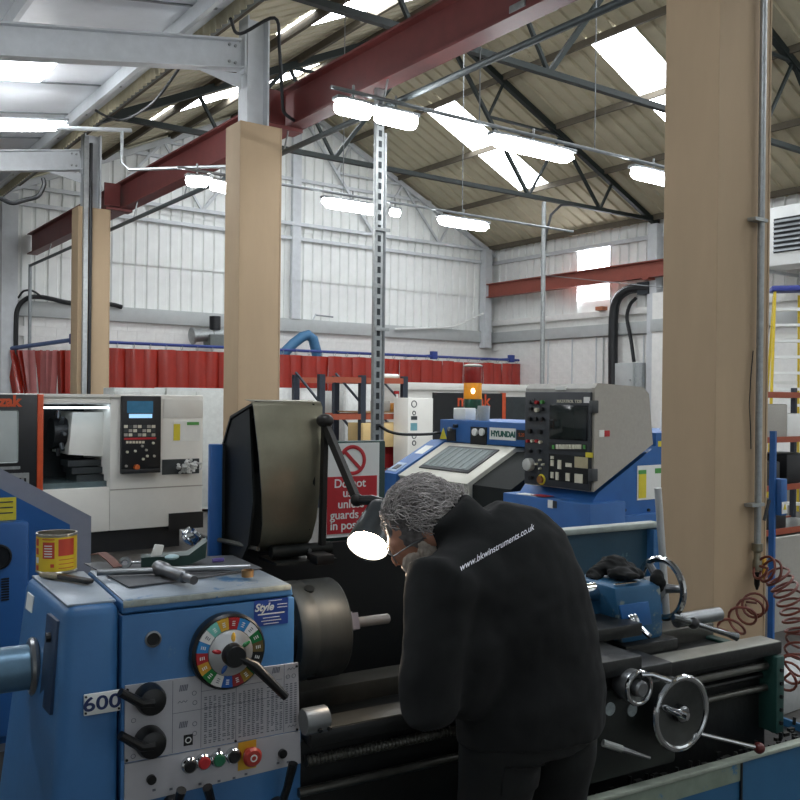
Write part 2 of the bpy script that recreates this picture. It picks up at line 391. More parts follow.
def truss(y, mat, label, name='roof_truss', s=1.0, full=True, purl=.17):
    t = thing(name, label, 'roof truss', (XR, y, ZE), 0, 'roof trusses' if mat is green_steel else None)
    zr = lambda x: zmain(x)-purl; w = .11*s
    ap = V(XR, y, zr(XR))
    for sg in (-1, 1):
        ex = lambda q: XR+sg*q*(XE-XR)
        nd = [V(ex(q), y, zr(ex(q))) for q in (0, .25, .5, .75, 1.0)]
        part(MB().bar(nd[0], nd[4], w, w*1.1), 'principal_rafter', mat, t, True)
        c1 = V(ex(.36), y, ZE-.03); c2 = V(ex(.69), y, ZE-.03)
        midp = nd[0].lerp(c1, .52)
        for a_, b_, ww in ((nd[0], c1, .07), (nd[1], midp, .05), (midp, nd[2], .05), (nd[2], c1, .05), (nd[2], c2, .06), (nd[3], c2, .05)):
            part(MB().bar(a_, b_, ww*s, ww*s), 'web_member', mat, t, True)
    part(MB().bar((XW+.1, y, ZE-.03), (XE, y, ZE-.03), w*.8, w*.75), 'bottom_chord', mat, t, True)
    return t
truss(14.2, green_steel, 'dark green steel roof truss farther along, above the curtained bay')
truss(8.7, green_steel, 'dark green steel roof truss over the fluorescent light rails')
truss(2.95, green_steel, 'dark green steel roof truss over the coiled air hose column')
truss(YF-.12, white_steel, 'white painted steel truss against the gable cladding')
# gable posts and girts
part(MB().box(XR-.02, XR+.22, YF-.14, YF-.02, 3.69, 8.9), 'gable_post', white_steel, wf)
part(MB().box(XE-.5, XE-.25, YF-.28, YF-.02, 3.2, 6.1), 'corner_post', white_steel, wf)
part(MB().box(XW-.1, XW+.22, YF-.3, YF-.02, 0, 5.9), 'row_post', white_steel, wf)
part(MB().box(XW+.2, XE, YF-.1, YF-.03, 5.7, 5.78), 'girt', white_steel, wf)
part(MB().box(XW+2.2, XE-2.4, YF-.1, YF-.03, 7.2, 7.28), 'girt', white_steel, wf)
for yy in (14.2,):
    part(MB().box(XE-.25, XE, yy-.14, yy+.14, 0, 6.0, .006), 'wall_column', white_steel, we)
    part(MB().box(XE-.32, XE, yy-.62, yy-.08, 0, 4.3, .006), 'wall_pier', white_block, we)
    part(MB().box(XE-.36, XE-.3, yy-.64, yy-.06, 3.36, 3.66, .006), 'ring_beam_pier', grey_band, we)

# ---- crane runway beams
t = thing('crane_beam', 'dark red crane runway beam along the tan column row', 'steel beam', (4.86, 7, 4.68), 0, 'red crane beams')
part(MB().ibeam((4.86, YN+.2, 4.90), (4.86, YF-.04, 4.90), .2, .44, .025), 'beam', red_oxide, t, True)
for cy in COLY:
    part(MB().box(4.53, 4.95, cy+.06, cy+.28, 4.64, 4.68), 'bracket_plate', red_oxide, t, True)
    part(MB().box(4.53, 4.78, cy+.15, cy+.18, 4.72, 5.08), 'stiffener', red_oxide, t, True)
t = thing('crane_beam', 'red crane runway beam along the windowed side wall', 'steel beam', (17.62, 12, 4.68), 0, 'red crane beams')
part(MB().ibeam((17.62, YN+.2, 4.87), (17.62, YF-.25, 4.87), .2, .40, .025), 'beam', red_beam, t, True)
for cy in COLY[1:]: part(MB().box(17.5, 17.98, cy-.1, cy+.1, 4.62, 4.67), 'bracket_plate', red_beam, t, True)

# ================================================================== LIGHTS, CONDUITS, SERVICES
tube_m = M('lit_diffuser', '#ffffff', .4, 0, 0, emit=TUBE, ecol='#fbfdff')
def batten(a, b, label, group, h=.075):
    a, b = Vector(a), Vector(b); d = (b-a).normalized(); c = (a+b)/2
    t = thing('fluorescent_light', label, 'ceiling light', c+V(0, 0, .1), 0, group)
    part(MB().bar(a+V(0, 0, .06), b+V(0, 0, .06), .11, .035, bev=.008), 'housing', conduit_m, t, True)
    L_ = (b-a).length; prof = []
    for i in range(13):
        q = -1+2*i/12; e = abs(q); r = h*(1-max(0, (e-.72)/.28)**2.2*.85); prof.append((r, q*L_/2))
    part(MB().rev(prof, c, d, 16), 'diffuser', tube_m, t, True)
    part(MB().cyl(c+V(0, 0, .07), c+V(0, 0, .2), .012, n=8), 'hanger', galv, t, True)
rail1, rail2 = 6.52, 9.9
g = 'fluorescent lights on the near rail'; g2 = 'fluorescent lights on the far rail'
batten((3.99, rail1, 4.19), (4.36, rail1, 4.19), 'short lit fluorescent light beside the perforated steel upright, on its column side', g)
batten((4.39, rail1, 4.19), (4.86, rail1, 4.19), 'short lit fluorescent light beside the perforated steel upright, on its window side', g)
batten((5.72, rail1-.02, 4.2), (6.86, rail1-.02, 4.2), 'long lit fluorescent light in the middle of the near light rail', g)
batten((7.75, rail1-.03, 4.2), (8.5, rail1-.03, 4.2), 'lit fluorescent light by the end of the near light rail at the tan column', g)
batten((4.06, rail2, 4.2), (4.33, rail2, 4.22), 'small lit light under the red crane beam, column side of the pair', g2, .07)
batten((4.36, rail2, 4.2), (4.62, rail2, 4.18), 'small lit light under the red crane beam, window side of the pair', g2, .07)
batten((5.88, rail2, 4.2), (6.82, rail2, 4.2), 'long lit fluorescent light behind the perforated steel upright', g2)
batten((6.95, rail2, 4.2), (7.1, rail2, 4.2), 'tiny lit lamp next to the perforated steel upright', g2, .05)
batten((7.74, rail2-.02, 4.2), (8.68, rail2-.02, 4.2), 'long lit fluorescent light in front of the gable corner', g2)
batten((1.2, 11.62, 4.93-.2), (3.2, 11.62, 5.07+.01), 'long lit fluorescent light under the white lean-to roof', 'lean-to lights')
batten((-.9, 5.9, zlean(-.9)-.3), (.9, 5.9, zlean(.9)-.3), 'added out-of-view fill light under the lean-to roof before the white turning centre', 'lean-to lights')  # this and the next two: unseen battens added to light casing and columns
batten((-4.0, 5.9, zlean(-4.0)-.3), (-2.2, 5.9, zlean(-2.2)-.3), 'added out-of-view fill light under the lean-to roof by its outer wall', 'lean-to lights')
batten((-2.6, 11.62, 4.2), (-.8, 11.62, 4.45), 'added out-of-view fill light under the lean-to roof beyond the white turning centre', 'lean-to lights')
for i_, (bx_, by_) in enumerate(((0, 5.9), (-3.1, 5.9), (-1.7, 11.62))): one('drop_wire', MB().cyl((bx_, by_, zlean(bx_)-.25), (bx_, by_, zlean(bx_)+.01), .006, n=6) if by_ < 6 else MB().cyl((bx_, by_, 4.4), (bx_, by_, zlean(bx_)+.01), .006, n=6), conduit_m, ('drop wire of the added lean-to light before the white turning centre', 'drop wire of the added lean-to light by the outer wall', 'drop wire of the added lean-to light beyond the white turning centre')[i_], 'wire', 'added lean-to light wires')
for yy, x1, lab in ((rail1, 9.2, 'thin grey light rail crossing over the lathe'), (rail2, 10.4, 'thin grey light rail nearer the gable')):
    one('light_rail', MB().cyl((3.95, yy, 4.33), (x1, yy-.05, 4.33), .018, n=10), conduit_m, lab, 'light rail', 'light rails')
for yy, x0, x1, lab in ((rail1, 5.6, 0, 'thin drop wire of the near light rail by the upright'), (rail1, 7.2, 0, 'thin drop wire in the middle of the near light rail'), (rail2, 6.2, 0, 'thin drop wire of the far rail behind the upright'), (rail2, 8.2, 0, 'thin drop wire of the far rail before the gable corner')):
    one('drop_wire', MB().cyl((x0, yy, 4.33), (x0, yy, zmain(x0)-.2 if yy > 0 else 6), .006, n=6), conduit_m, lab, 'wire', 'light rail wires')
t = thing('lean_to_light_rail', 'white pipe rail sloping under the lean-to roof with a drop leg', 'pipe', (3, 11.6, 4.8))
part(MB().cyl((1.0, 11.6, 4.72), (4.0, 11.6, 5.16), .028, n=10), 'rail', white_steel, t, True)
part(MB().tube([(3.88, 11.6, 5.12), (3.88, 11.6, 4.72), (3.95, 11.5, 4.62), (4.7, 10.2, 4.52)], .022), 'drop_leg', galv, t, True)
# conduit below the crane beam
t = thing('service_pipe', 'long dark conduit slung under the red crane beam', 'pipe', (4.74, 12, 4.4))
part(MB().cyl((4.74, -5.5, 4.4), (4.74, 19.9, 4.4), .03, n=10), 'pipe', M('dark_grey_pipe', '#4b5355', .5, .3), t, True)
part(MB().cyl((4.74, 19.9, 4.42), (4.74, 19.9, .1), .035, n=10), 'drop_pipe', conduit_m, t, True)
for yy in (6.9, 8.8, 11.6, 13.6, 16, 18.5): part(MB().cyl((4.74, yy, 4.42), (4.80, yy, 4.69), .01, n=6), 'hanger', galv, t, True)
t = thing('floodlight', 'small grey floodlight clamped under the red crane beam', 'floodlight', P(522, 8, x=4.9))
c = P(522, 8, x=4.9)
part(MB().box(c.x-.06, c.x+.06, c.y-.09, c.y+.09, c.z-.05, c.z+.03, .01), 'housing', galv, t, True)
part(MB().box(c.x-.045, c.x+.045, c.y-.07, c.y+.07, c.z-.058, c.z-.05), 'lens', M('clear_lens', '#aab4b4', .15), t, True)
part(MB().box(c.x-.01, c.x+.01, c.y-.02, c.y+.02, c.z+.02, 4.69), 'bracket', galv, t, True)
# perforated upright (slotted channel with conduit beside it)
ux, uy = 4.85, 7.14
t = thing('steel_upright', 'tall perforated steel upright under the crane beam behind the safety sign', 'upright', (ux, uy, 0))
part(MB().box(ux-.045, ux+.045, uy-.05, uy, 0, 4.66, .004), 'channel', galv, t, True)
z = .1; slot0 = MB().box(ux-.018, ux+.018, uy-.0525, uy-.049, .1, .16).mesh(); slot0.materials.append(M('dark_slot', '#20262a', .7, 0, 0)); slot0.transform(FR[t.name].inverted())
while z < 4.6: share(slot0, 'slot', (0, 0, z-.1), t); z += .1
part(MB().cyl((ux+.075, uy-.02, .2), (ux+.075, uy-.02, 4.25), .02, n=10), 'conduit', conduit_m, t, True)
for z in (2.35, 3.3): part(MB().box(ux-.05, ux+.11, uy-.075, uy-.055, z, z+.03), 'clamp', galv, t, True)
# pole hanging from far truss
t = thing('drop_pole', 'tall galvanised service pole from the far truss', 'pole', (13.98, 14.1, 0))
part(MB().cyl((13.98, 14.1, 0), (13.98, 14.1, 6.0), .05, n=14), 'pole', galv, t, True)
part(MB().tube([(14.02, 14.1, 4.95), (14.05, 14.1, 5.3), (14.2, 14.1, 5.75), (14.5, 14.1, 6.0), (14.9, 14.1, 6.06)], .03), 'cable', black_cable, t, True)
# conduits on the columns
t = thing('conduit', 'galvanised air pipe with valve clipped to the tan column by the red coil', 'pipe', (4.60, 2.93, .9))
cx, cyy = 4.585, 2.915
part(MB().cyl((cx, cyy, .92), (cx, cyy, 5.7), .019, n=12), 'pipe', galv, t, True)
for z in (2.72, 1.13):
    part(MB().box(cx-.09, cx+.03, cyy-.024, cyy+.028, z, z+.018), 'pipe_clip', galv, t, True)
part(MB().rev([(.026, 0), (.026, .05), (.02, .06), (.02, .1), (.03, .11), (.03, .15)], (cx, cyy, .77), (0, 0, 1), 12), 'valve_body', M('brass_fitting', '#8f8a78', .35, .8, .1), t, True)
part(MB().box(cx+.03, cx+.06, cyy-.02, cyy-.01, .72, .84, .003), 'valve_handle', M('yellow_handle', '#c99a28', .5), t, True)
part(MB().rev([(.006, 0), (.016, .03), (.016, .09), (.02, .1)], (cx, cyy, .66), (0, 0, 1), 12), 'coupling', M('dark_coupling', '#2a2c2d', .4, .5), t, True)
part(MB().tube([(cx+.03, cyy-.02, 1.05), (cx+.07, cyy-.02, 1.14), (cx+.08, cyy-.02, 1.16)], .009), 'stop_lever', black_cable, t, True)
one('loose_wire', MB().tube([(4.545, 2.93, 2.0), (4.525, 2.93, 1.85), (4.515, 2.93, 1.7), (4.53, 2.93, 1.55), (4.535, 2.93, 1.45)], .003, 6), black_cable, 'thin loose wire hanging on the tan column beside the air pipe', 'wire')
t = thing('conduit', 'perforated channel and black conduit on the tan column by the curtain', 'pipe', (4.27, 14.1, 0))
part(MB().box(4.14, 4.21, 14.12, 14.18, 0, 5.7), 'channel', galv, t, True)
part(MB().cyl((4.25, 14.14, 0), (4.25, 14.14, 5.6), .028, n=8), 'cable', black_cable, t, True)
one('loose_cable', MB().tube(sm_([(3.9, 8.4, 5.52), (4.1, 8.6, 5.48), (4.45, 8.5, 5.7), (4.52, 8.52, 5.4), (4.56, 8.52, 4.9), (4.6, 8.55, 4.75), (4.75, 8.6, 4.7)]), .018), black_cable, 'black cable looped over the top of the column behind the guard', 'cable')
# gable cables
one('loose_cable', MB().tube(sm_([P(16, 395, y=20), P(16, 330, y=20), P(18, 308, y=20), P(28, 298, y=20), P(40, 297, y=20.1), P(52, 299, y=20.1), P(72, 303, y=20.15), P(108, 304, y=20.15), P(122, 307, y=20.15)]), .05), black_cable, 'thick black cable bundle bending along the gable ring beam', 'cable')
one('loose_cable', MB().tube(sm_([P(18, 298, y=20.05), P(24, 291, y=20.05), P(33, 291, y=20.05), P(42, 297, y=20.05)]), .022), black_cable, 'small black cable arch above the gable ring beam', 'cable')
one('loose_cable', MB().tube(sm_([P(395, 329, y=20.12), P(430, 328, y=20.12), P(455, 326, y=20.12), P(475, 317, y=20.12), P(487, 312, y=20.12)]), .03), white_clad, 'white cable rising to the gable corner post', 'cable')
one('roof_cable', MB().tube(sm_([P(0, 198, y=13), P(12, 203, y=13), P(25, 200, y=13), P(38, 196, y=13), P(44, 185, y=13), P(43, 178, y=13)]), .03), black_cable, 'black cable looping below the lean-to lining', 'cable')
one('roof_cable', MB().tube(sm_([P(95, 110, y=11), P(108, 117, y=11), P(122, 120, y=11), P(140, 112, y=10.5), P(160, 95, y=9.8), P(197, 42, y=9)]), .016), black_cable, 'thin black cable running up the valley gutter', 'cable')
# side wall electrics
t = thing('electrical_cabinet', 'pale grey electrical cabinet on the white side wall with black cable', 'electrical box', (XE-.1, 15.1, 2.0))
y0, y1, z0, z1 = RX(616, 363, 634, 395, 17.8)
part(MB().box(17.75, 17.98, y0, y1, 1.75, z1, .01), 'body', grey_band, t, True)
y2 = RX(634, 363, 641, 395, 17.8)[0]
part(MB().box(17.82, 17.98, y2, y0, 1.75, z1, .01), 'side_box', M('switch_grey', '#9ea3a3', .5), t, True)
part(MB().cyl((17.74, y0+.06, 2.2), (17.70, y0+.06, 2.2), .02, n=8), 'lock', galv, t, True)
one('wall_cable', MB().tube(sm_([P(613, 396, x=17.8), P(613, 340, x=17.8), P(614, 312, x=17.8), P(618, 298, x=17.8), P(628, 290, x=17.8), P(640, 288, x=17.8), P(650, 288, x=17.8)]), .12, 10), black_cable, 'thick black cable bundle bending down the side wall', 'cable')
one('wall_cable', MB().tube(sm_([P(634, 362, x=17.85), P(631, 340, x=17.85), P(627, 318, x=17.85), P(630, 305, x=17.85), P(636, 298, x=17.85)]), .045), black_cable, 'thin black cable curving up from the electrical cabinet', 'cable')
one('cable_bracket', MB().box(17.7, 17.98, P(652, 288, x=17.85).y, P(641, 288, x=17.85).y, 4.3, 4.6), M('dark_bracket', '#30353a', .5, .3), 'dark box where the black wall cables enter under the red beam', 'bracket')
one('wall_cable_tie', MB().tube(sm_([P(543, 275, x=17.5), P(600, 281, x=17.4), P(668, 288, x=17.4)]), .012, 6), conduit_m, 'thin grey wire stretched across the side wall', 'wire')
one('warm_box', MB().box(17.8, 18.0, P(605, 299, x=17.9).y, P(598, 299, x=17.9).y, 4.02, 4.12), M('brick_offcut', '#a8694a', .8), 'small orange brown box on the wall sill under the window', 'box')
# air heater on the side wall
t = thing('air_heater', 'white louvred air heater high on the side wall behind the tan column', 'heater', (17.0, 9.9, 4.4))
hx = 16.6; hz0, hz1 = P(786, 265, x=hx).z, P(786, 205, x=hx).z; hy1 = P(773, 240, x=hx).y+.6; hy0 = hy1-2.1
part(MB().box(hx, hx+.7, hy0, hy1, hz0, hz1, .03), 'casing', white_clad, t, True)
part(MB().box(hx-.012, hx+.01, hy0+.1, hy1-.62, hz0+.26, hz1-.24), 'grille_back', M('dark_grille', '#22262a', .6), t, True)
for i in range(7):
    z = hz0+.28+i*(hz1-hz0-.52)/7
    part(MB().hexa([(hx-.05, hy0+.1, z), (hx-.05, hy1-.63, z), (hx-.01, hy1-.63, z+.05), (hx-.01, hy0+.1, z+.05), (hx-.05, hy0+.1, z+.012), (hx-.05, hy1-.63, z+.012), (hx-.01, hy1-.63, z+.062), (hx-.01, hy0+.1, z+.062)]), 'louvre', conduit_m, t, True)
for yv in (hy0+.3, hy1-.3):
    part(MB().box(hx+.3, XE+.02, yv-.03, yv+.03, hz0-.06, hz0), 'wall_bracket', white_steel, t, True)
# extraction fan and hose over the curtain
t = thing('extraction_fan', 'galvanised extraction fan with black motor above the red curtain', 'fan', (8.6, 19.8, 2.9))
a, b_ = P(191, 336, y=19.75), P(226, 334, y=19.75)
part(MB().rev([(.17, 0), (.2, .02), (.2, .06), (.15, .08), (.15, .5), (.17, .52), (.17, (b_-a).length)], a, b_-a, 20), 'duct', galv, t, True)
c = P(215, 330, y=19.7)
part(MB().cyl(c, c+V(0, 0, .32), .13, n=16), 'motor', black_cable, t, True)
part(MB().box(c.x-.2, c.x+.25, 19.5, 19.9, c.z-.42, c.z-.12), 'volute', M('dull_fan', '#6f7573', .5, .4), t, True)
part(MB().box(c.x-.03, c.x+.03, 19.85, YF, c.z-.3, c.z-.2), 'wall_arm', galv, t, True)
one('extraction_hose', MB().tube([P(278, 361, y=19.5), P(284, 353, y=19.5), P(294, 343, y=19.5), P(302, 337, y=19.5), P(308, 335, y=19.5), P(313, 339, y=19.5), P(316, 350, y=19.5), P(318, 362, y=19.5), P(318, 420, y=19.5)], .13, 12), M('blue_hose', '#3b6d93', .5, 0, .1, 30, .3, 60), 'blue flexible extraction hose arching above the red curtain', 'hose')
t = thing('pipe_bracket', 'thin white pipe bracket on the gable ring beam', 'bracket', (12.0, 20.2, 3.69))
part(MB().cyl(P(313, 320, y=20.2), P(316, 314, y=20.2), .02), 'post', white_steel, t, True)
part(MB().cyl(P(315, 315, y=20.2), P(333, 317, y=20.2), .02), 'arm', conduit_m, t, True)

# ================================================================== WELDING CURTAIN
curt = M('red_pvc', '#9c281c', .22, 0, .08, 3, .12, 6, coat=.3); curt2 = M('faded_red_pvc', '#b46a68', .35, 0, .1, 3)
blue_rail = M('blue_rail', '#2c3f86', .4)
t = thing('welding_curtain', 'long red plastic strip curtain hanging from a blue rail before the gable', 'curtain', (11.5, 19.0, 0))
RY_ = 19.0
part(MB().cyl((5.38, RY_, 2.81), (17.9, RY_, 2.81), .035, n=10), 'rail', blue_rail, t, True)
for xx in (5.4, 9.98, 14.8, 17.6):
    part(MB().box(xx-.09, xx+.09, RY_-.06, RY_+.06, 2.74, 2.95, .01), 'rail_bracket', blue_rail, t, True)
    part(MB().cyl((xx, RY_+.1, 2.85), (xx, YF, 2.85), .02, n=8), 'wall_stay', blue_rail, t, True)
x = 5.75; i = 0
while x < 17.75:
    w = .36; b = MB(); top = 2.70+random.uniform(-.012, .012); n = 6; sw = random.uniform(-.02, .02)
    rg = []
    for z in (top, 2.3, 1.2, .25):
        rg.append([(x+w*1.1*k_/n+sw*(top-z), RY_+(.05 if i % 2 else .0)-.075*math.sin(PI*k_/n)+.012*math.sin(z*3+k_+i), z) for k_ in range(n+1)])
    for A, B in zip(rg, rg[1:]):
        for k_ in range(n): b.bm.faces.new(b._v([A[k_], A[k_+1], B[k_+1], B[k_]]))
    bmesh.ops.remove_doubles(b.bm, verts=b.bm.verts, dist=.001)
    part(b, 'curtain_strip', curt, t, True, 60)
    part(MB().torus((x+w*.5, RY_-.0, 2.76), (1, 0, 0), .05, .007, 12, 5), 'hook', galv, t, True)
    x += w; i += 1
# side curtain by the column, pulled back
t = thing('side_curtain', 'bunched faded red curtain hanging from the side rail by the gable', 'curtain', (5.0, 19.6, 0))
e0, e1 = P(71, 340, y=19.05), P(7, 349, y=20.1)
part(MB().cyl(e0, e1, .045, n=10), 'rail', M('dull_blue_rail', '#5a6a8e', .45), t, True)
for i in range(9):
    q0, q1 = i/9, (i+1)/9; A = e0.lerp(e1, q0); B = e0.lerp(e1, q1); b = MB(); rg = []
    for s_ in range(6):
        z = 2.62-s_*.35; sh = (e0-e1)*(.10*max(0, q0-.3)*s_)
        rg.append([A.lerp(B, k_/5)+sh+V(.05*math.sin(k_*1.7+i)+.02*s_*math.sin(i*2.1), -.08*math.sin(PI*k_/5), 0)+V(0, 0, z-A.z) for k_ in range(6)])
    for C_, D_ in zip(rg, rg[1:]):
        for k_ in range(5): b.bm.faces.new(b._v([C_[k_], C_[k_+1], D_[k_+1], D_[k_]]))
    bmesh.ops.remove_doubles(b.bm, verts=b.bm.verts, dist=.001)
    part(b, 'curtain_strip', curt2 if i in (2, 3, 5, 6) else curt, t, True, 60)

# ================================================================== BACKGROUND MACHINES
mz_white = M('machine_white', '#e2e1da', .4, 0, .04, 4); mz_black = M('machine_black', '#1b1d20', .4, 0, .1); orange = M('machine_orange', '#c8512a', .45)
mblue = M('machine_blue', '#2a5f9e', .42, 0, .1, 5); mgrey = M('hood_grey', '#a3a097', .55, 0, .06, 40); keyw = M('key_ivory', '#cfccb8', .5, 0, 0)
scr = M('dark_screen', '#14181b', .15, 0, 0); dark_in = M('machine_interior', '#3a4042', .5, .2, .2, 6); paper = M('paper_white', '#e4e6e2', .7, 0, .03)
yel = M('label_yellow', '#d9c93a', .6, 0, .05); grn = M('label_green', '#4f9a4a', .6, 0, .05); red_l = M('label_red', '#b3262a', .55, 0, .05); key_d = M('key_dark', '#3c4042', .5, 0, .1)
steel = M('bare_steel', '#8f9294', .3, .85, .15, 12); chrome = M('chrome', '#c9ccce', .12, 1, .05)
def qy(px0, py0, px1, py1, y, dep=.01, bev=0):          # a plate on a -Y facing plane
    x0, x1, z0, z1 = RY(px0, py0, px1, py1, y); return MB().box(x0, x1, y-dep, y, z0, z1, bev)
def qx(px0, py0, px1, py1, x, dep=.01, bev=0):
    y0, y1, z0, z1 = RX(px0, py0, px1, py1, x); return MB().box(x-dep, x, y0, y1, z0, z1, bev)
# ---- white turning centre facing the aisle
Y = 9.7
t = thing('turning_centre', 'white turning centre with black control panel and orange trimmed sliding door', 'machine', (3.0, 10.3, 0))
ox0, ox1, oz0, oz1 = RY(42, 404, 110, 489, Y); _, xr, _, _ = RY(150, 400, 203, 500, Y); zt = 1.715; x_l = .9
part(MB().box(ox1, xr, Y, Y+1.2, .24, zt, .012).box(x_l, ox1, Y, Y+1.2, oz1, zt, .012).box(x_l, ox1, Y, Y+1.2, .24, oz0, .012).box(x_l, ox0-.35, Y+.02, Y+1.2, oz0, oz1), 'casing', mz_white, t, True)
part(MB().box(x_l+.1, xr-.25, Y+.06, Y+1.15, 0, .26), 'base', mz_black, t, True)
part(MB().box(3.81, xr+.005, Y-.012, Y+.05, .2, .385), 'base_step', mz_black, t, True)
part(MB().box(ox0-.3, ox1+.0, Y+.95, Y+1.0, oz0, oz1), 'chamber_back', dark_in, t, True)
part(MB().box(ox0-.35, ox1, Y+.1, Y+.95, oz0, oz0+.06), 'chamber_floor', M('wet_steel', '#6d7f84', .25, .5, .2, 6), t, True)
x0, x1, z0, z1 = RY(66, 412, 112, 458, Y+.35)
part(MB().prism([(x0, z0+.05), (x0+.04, z1), (x1+.1, z1), (x1+.1, z0)], 'y', Y+.25, Y+.9), 'turret_housing', mz_white, t, True)
c = V(x0-.04, Y+.5, (z0+z1)/2+.02)
part(MB().cyl(c-V(.08, 0, 0), c+V(.08, 0, 0), .17, n=12), 'turret_disc', mz_black, t, True)
for i in range(8):
    a = 2*PI*i/8; d_ = V(0, math.cos(a), math.sin(a)); part(MB().cyl(c+d_*.15, c+d_*.25, .03, .02, 8), 'tool_holder', M('tool_steel', '#6a6f73', .3, .7), t, True)
part(MB().box(x1-.32, x1-.06, Y+.33, Y+.35, (z0+z1)/2-.04, (z0+z1)/2+.07), 'name_plate', mz_black, t, True)
for i in range(4):
    q = RY(68+3*i, 460+i*7, 110, 466+i*7, Y+.3)
    part(MB().box(q[0], q[1]+.1, Y+.3-.05*i, Y+.6, q[2], q[3]), 'way_cover', dark_in, t, True)
part(MB().box(ox0-.2, ox1, Y+.05, Y+.09, oz1-.05, oz1-.03), 'chamber_lamp', M('chamber_tube', '#eef8ff', .3, 0, 0, emit=3, ecol='#dff0ff'), t, True)
# door: black with window, orange edge, lettering
dx1 = ox0; dz0 = oz0+.02
part(MB().box(dx1-1.25, dx1-.06, Y-.05, Y-.01, dz0-.02, zt-.01, .01), 'door', mz_black, t, True)
part(MB().box(dx1-.06, dx1, Y-.055, Y-.005, dz0-.02, zt-.005, .006), 'door_edge', orange, t, True)
q = RY(-60, 410, 18, 464, Y-.05)
part(MB().box(q[0], q[1], Y-.058, Y-.05, q[2], q[3], .02), 'door_window', M('pale_glass', '#a9b1b0', .2, 0, .1, 2), t, True)
part(qy(-30, 467, 20, 470, Y-.05), 'door_handle', galv, t, True)
q = RY(-18, 396, 20, 407, Y-.051)
text('mazak', 'lettering', orange, t, FACE_Y(V(P(20.5, 400, y=Y-.05).x, Y-.053, (q[2]+q[3])/2)), .155, .003, 'RIGHT', 0, .006, True)
part(qy(10, 473, 29, 488, Y-.05, .006), 'switch_plate', galv, t, True)
for i in range(3): part(qy(14+5*i, 478, 16+5*i, 483, Y-.056, .01), 'switch', mz_black, t, True)
# control
cp = part(qy(120, 396, 159, 472, Y, .06, .006), 'control_panel', mz_black, t, True)
yy = Y-.06
part(qy(127, 401, 153, 413, yy, .004), 'screen', M('lit_screen', '#20343f', .2, 0, .4, 8, emit=.25, ecol='#3a7fa8'), cp, True)
part(qy(129, 414, 152, 418, yy, .005), 'screen_bar', M('screen_bar', '#9fc8e6', .3, 0, 0, emit=.6, ecol='#9fd0f5'), cp, True)
for r in range(3):
    for c_ in range(7): part(qy(124+c_*4.6, 425+r*4.2, 127.6+c_*4.6, 428+r*4.2, yy, .006), 'key', [keyw, key_d, mgrey][(r+c_) % 3], cp, True)
part(qy(124, 437.5, 156, 439.5, yy, .006), 'key_strip', red_l, cp, True)
for i in range(6): part(qy(126+i*3.2, 441, 128.4+i*3.2, 443.4, yy, .006), 'key', keyw, cp, True)
for px, py in ((127, 452), (135, 451), (142, 446), (146, 450), (153, 443), (154, 456), (143, 459), (147, 456), (126, 466)):
    p = P(px, py, y=yy); part(MB().cyl(p, p-V(0, .02, 0), .014, n=10), 'knob', keyw if px % 2 else mgrey, cp, True)
p = P(136, 467, y=yy); part(MB().cyl(p, p-V(0, .04, 0), .03, n=14), 'stop_button', M('amber_stop', '#c4632c', .4), cp, True)
part(qy(120, 469, 159, 473, Y-.06, .05, .004), 'panel_ledge', mz_black, cp, True)
part(qy(163, 399, 203, 418, Y, .006, .004), 'upper_hatch', mz_white, t, True)
part(qy(162, 459, 199, 474, Y, .006), 'niche', dark_in, t, True)
part(qy(173, 421, 200, 441, Y, .006), 'notice', paper, t, True); part(qy(173.5, 424, 180, 440.5, Y-.006, .003), 'notice_strip', yel, t, True); part(qy(187, 422, 199, 425, Y-.006, .003), 'notice_header', grn, t, True)
part(qy(110, 487, 203, 488.2, Y, .004), 'seam', mgrey, t, True); part(qy(43, 394, 120, 397, Y, .03), 'top_rail', mz_white, t, True); part(qy(43, 400, 110, 403, Y, .02), 'door_track', mz_white, t, True)
b = MB()
for i in range(60):
    p = P(188, 467.5, y=Y-.06); b.ell(p+V(random.gauss(0, .055), random.uniform(-.05, .03), random.gauss(0, .035)), (.03, .02, .014), 6, 4, Matrix.Rotation(random.random()*3, 3, 'Z') @ Matrix.Rotation(random.random()*3, 3, 'X'))
one('rag', b, M('pale_rag', '#c6c8c6', .8, 0, .1), 'crumpled pale rag in the niche of the white turning centre', 'rag')
# cabinets behind
for px0, px1, py, yv, lab, mt in ((114, 165, 388, 12.4, 'light grey steel cabinet behind the white turning centre, curtain end', mgrey), (166, 224, 388, 12.4, 'light grey steel cabinet behind the white turning centre, tan column end', mgrey),
        (276, 322, 388, 13.0, 'pale steel cabinet between the tan column and the orange rack', white_steel), (323, 344, 391, 13.4, 'grey metal cabinet seen through the orange rack', mgrey), (345, 372, 384, 14.2, 'white cabinet with a small grey window behind the orange rack', white_clad)):
    x0, x1, z0, z1 = RY(px0+.5, py, px1-.5, 450, yv); t = thing('steel_cabinet', lab, 'cabinet', ((x0+x1)/2, yv+.25, 0), 0, 'steel cabinets')
    mt2 = M('cabinet_'+mt.name, '#b9bcb8' if mt is mgrey else '#d8dad7', .5)
    part(MB().box(x0, x1, yv, yv+.5, .04, z1, .008), 'body', mt2, t, True)
    part(MB().box(x0+.03, (x0+x1)/2-.004, yv-.012, yv, .1, z1-.05, .004), 'door', mt2, t, True)
    part(MB().box((x0+x1)/2+.004, x1-.03, yv-.012, yv, .1, z1-.05, .004), 'door', mt2, t, True)
    part(MB().box((x0+x1)/2+.02, (x0+x1)/2+.04, yv-.03, yv-.012, 1.0, 1.14), 'handle', galv, t, True)
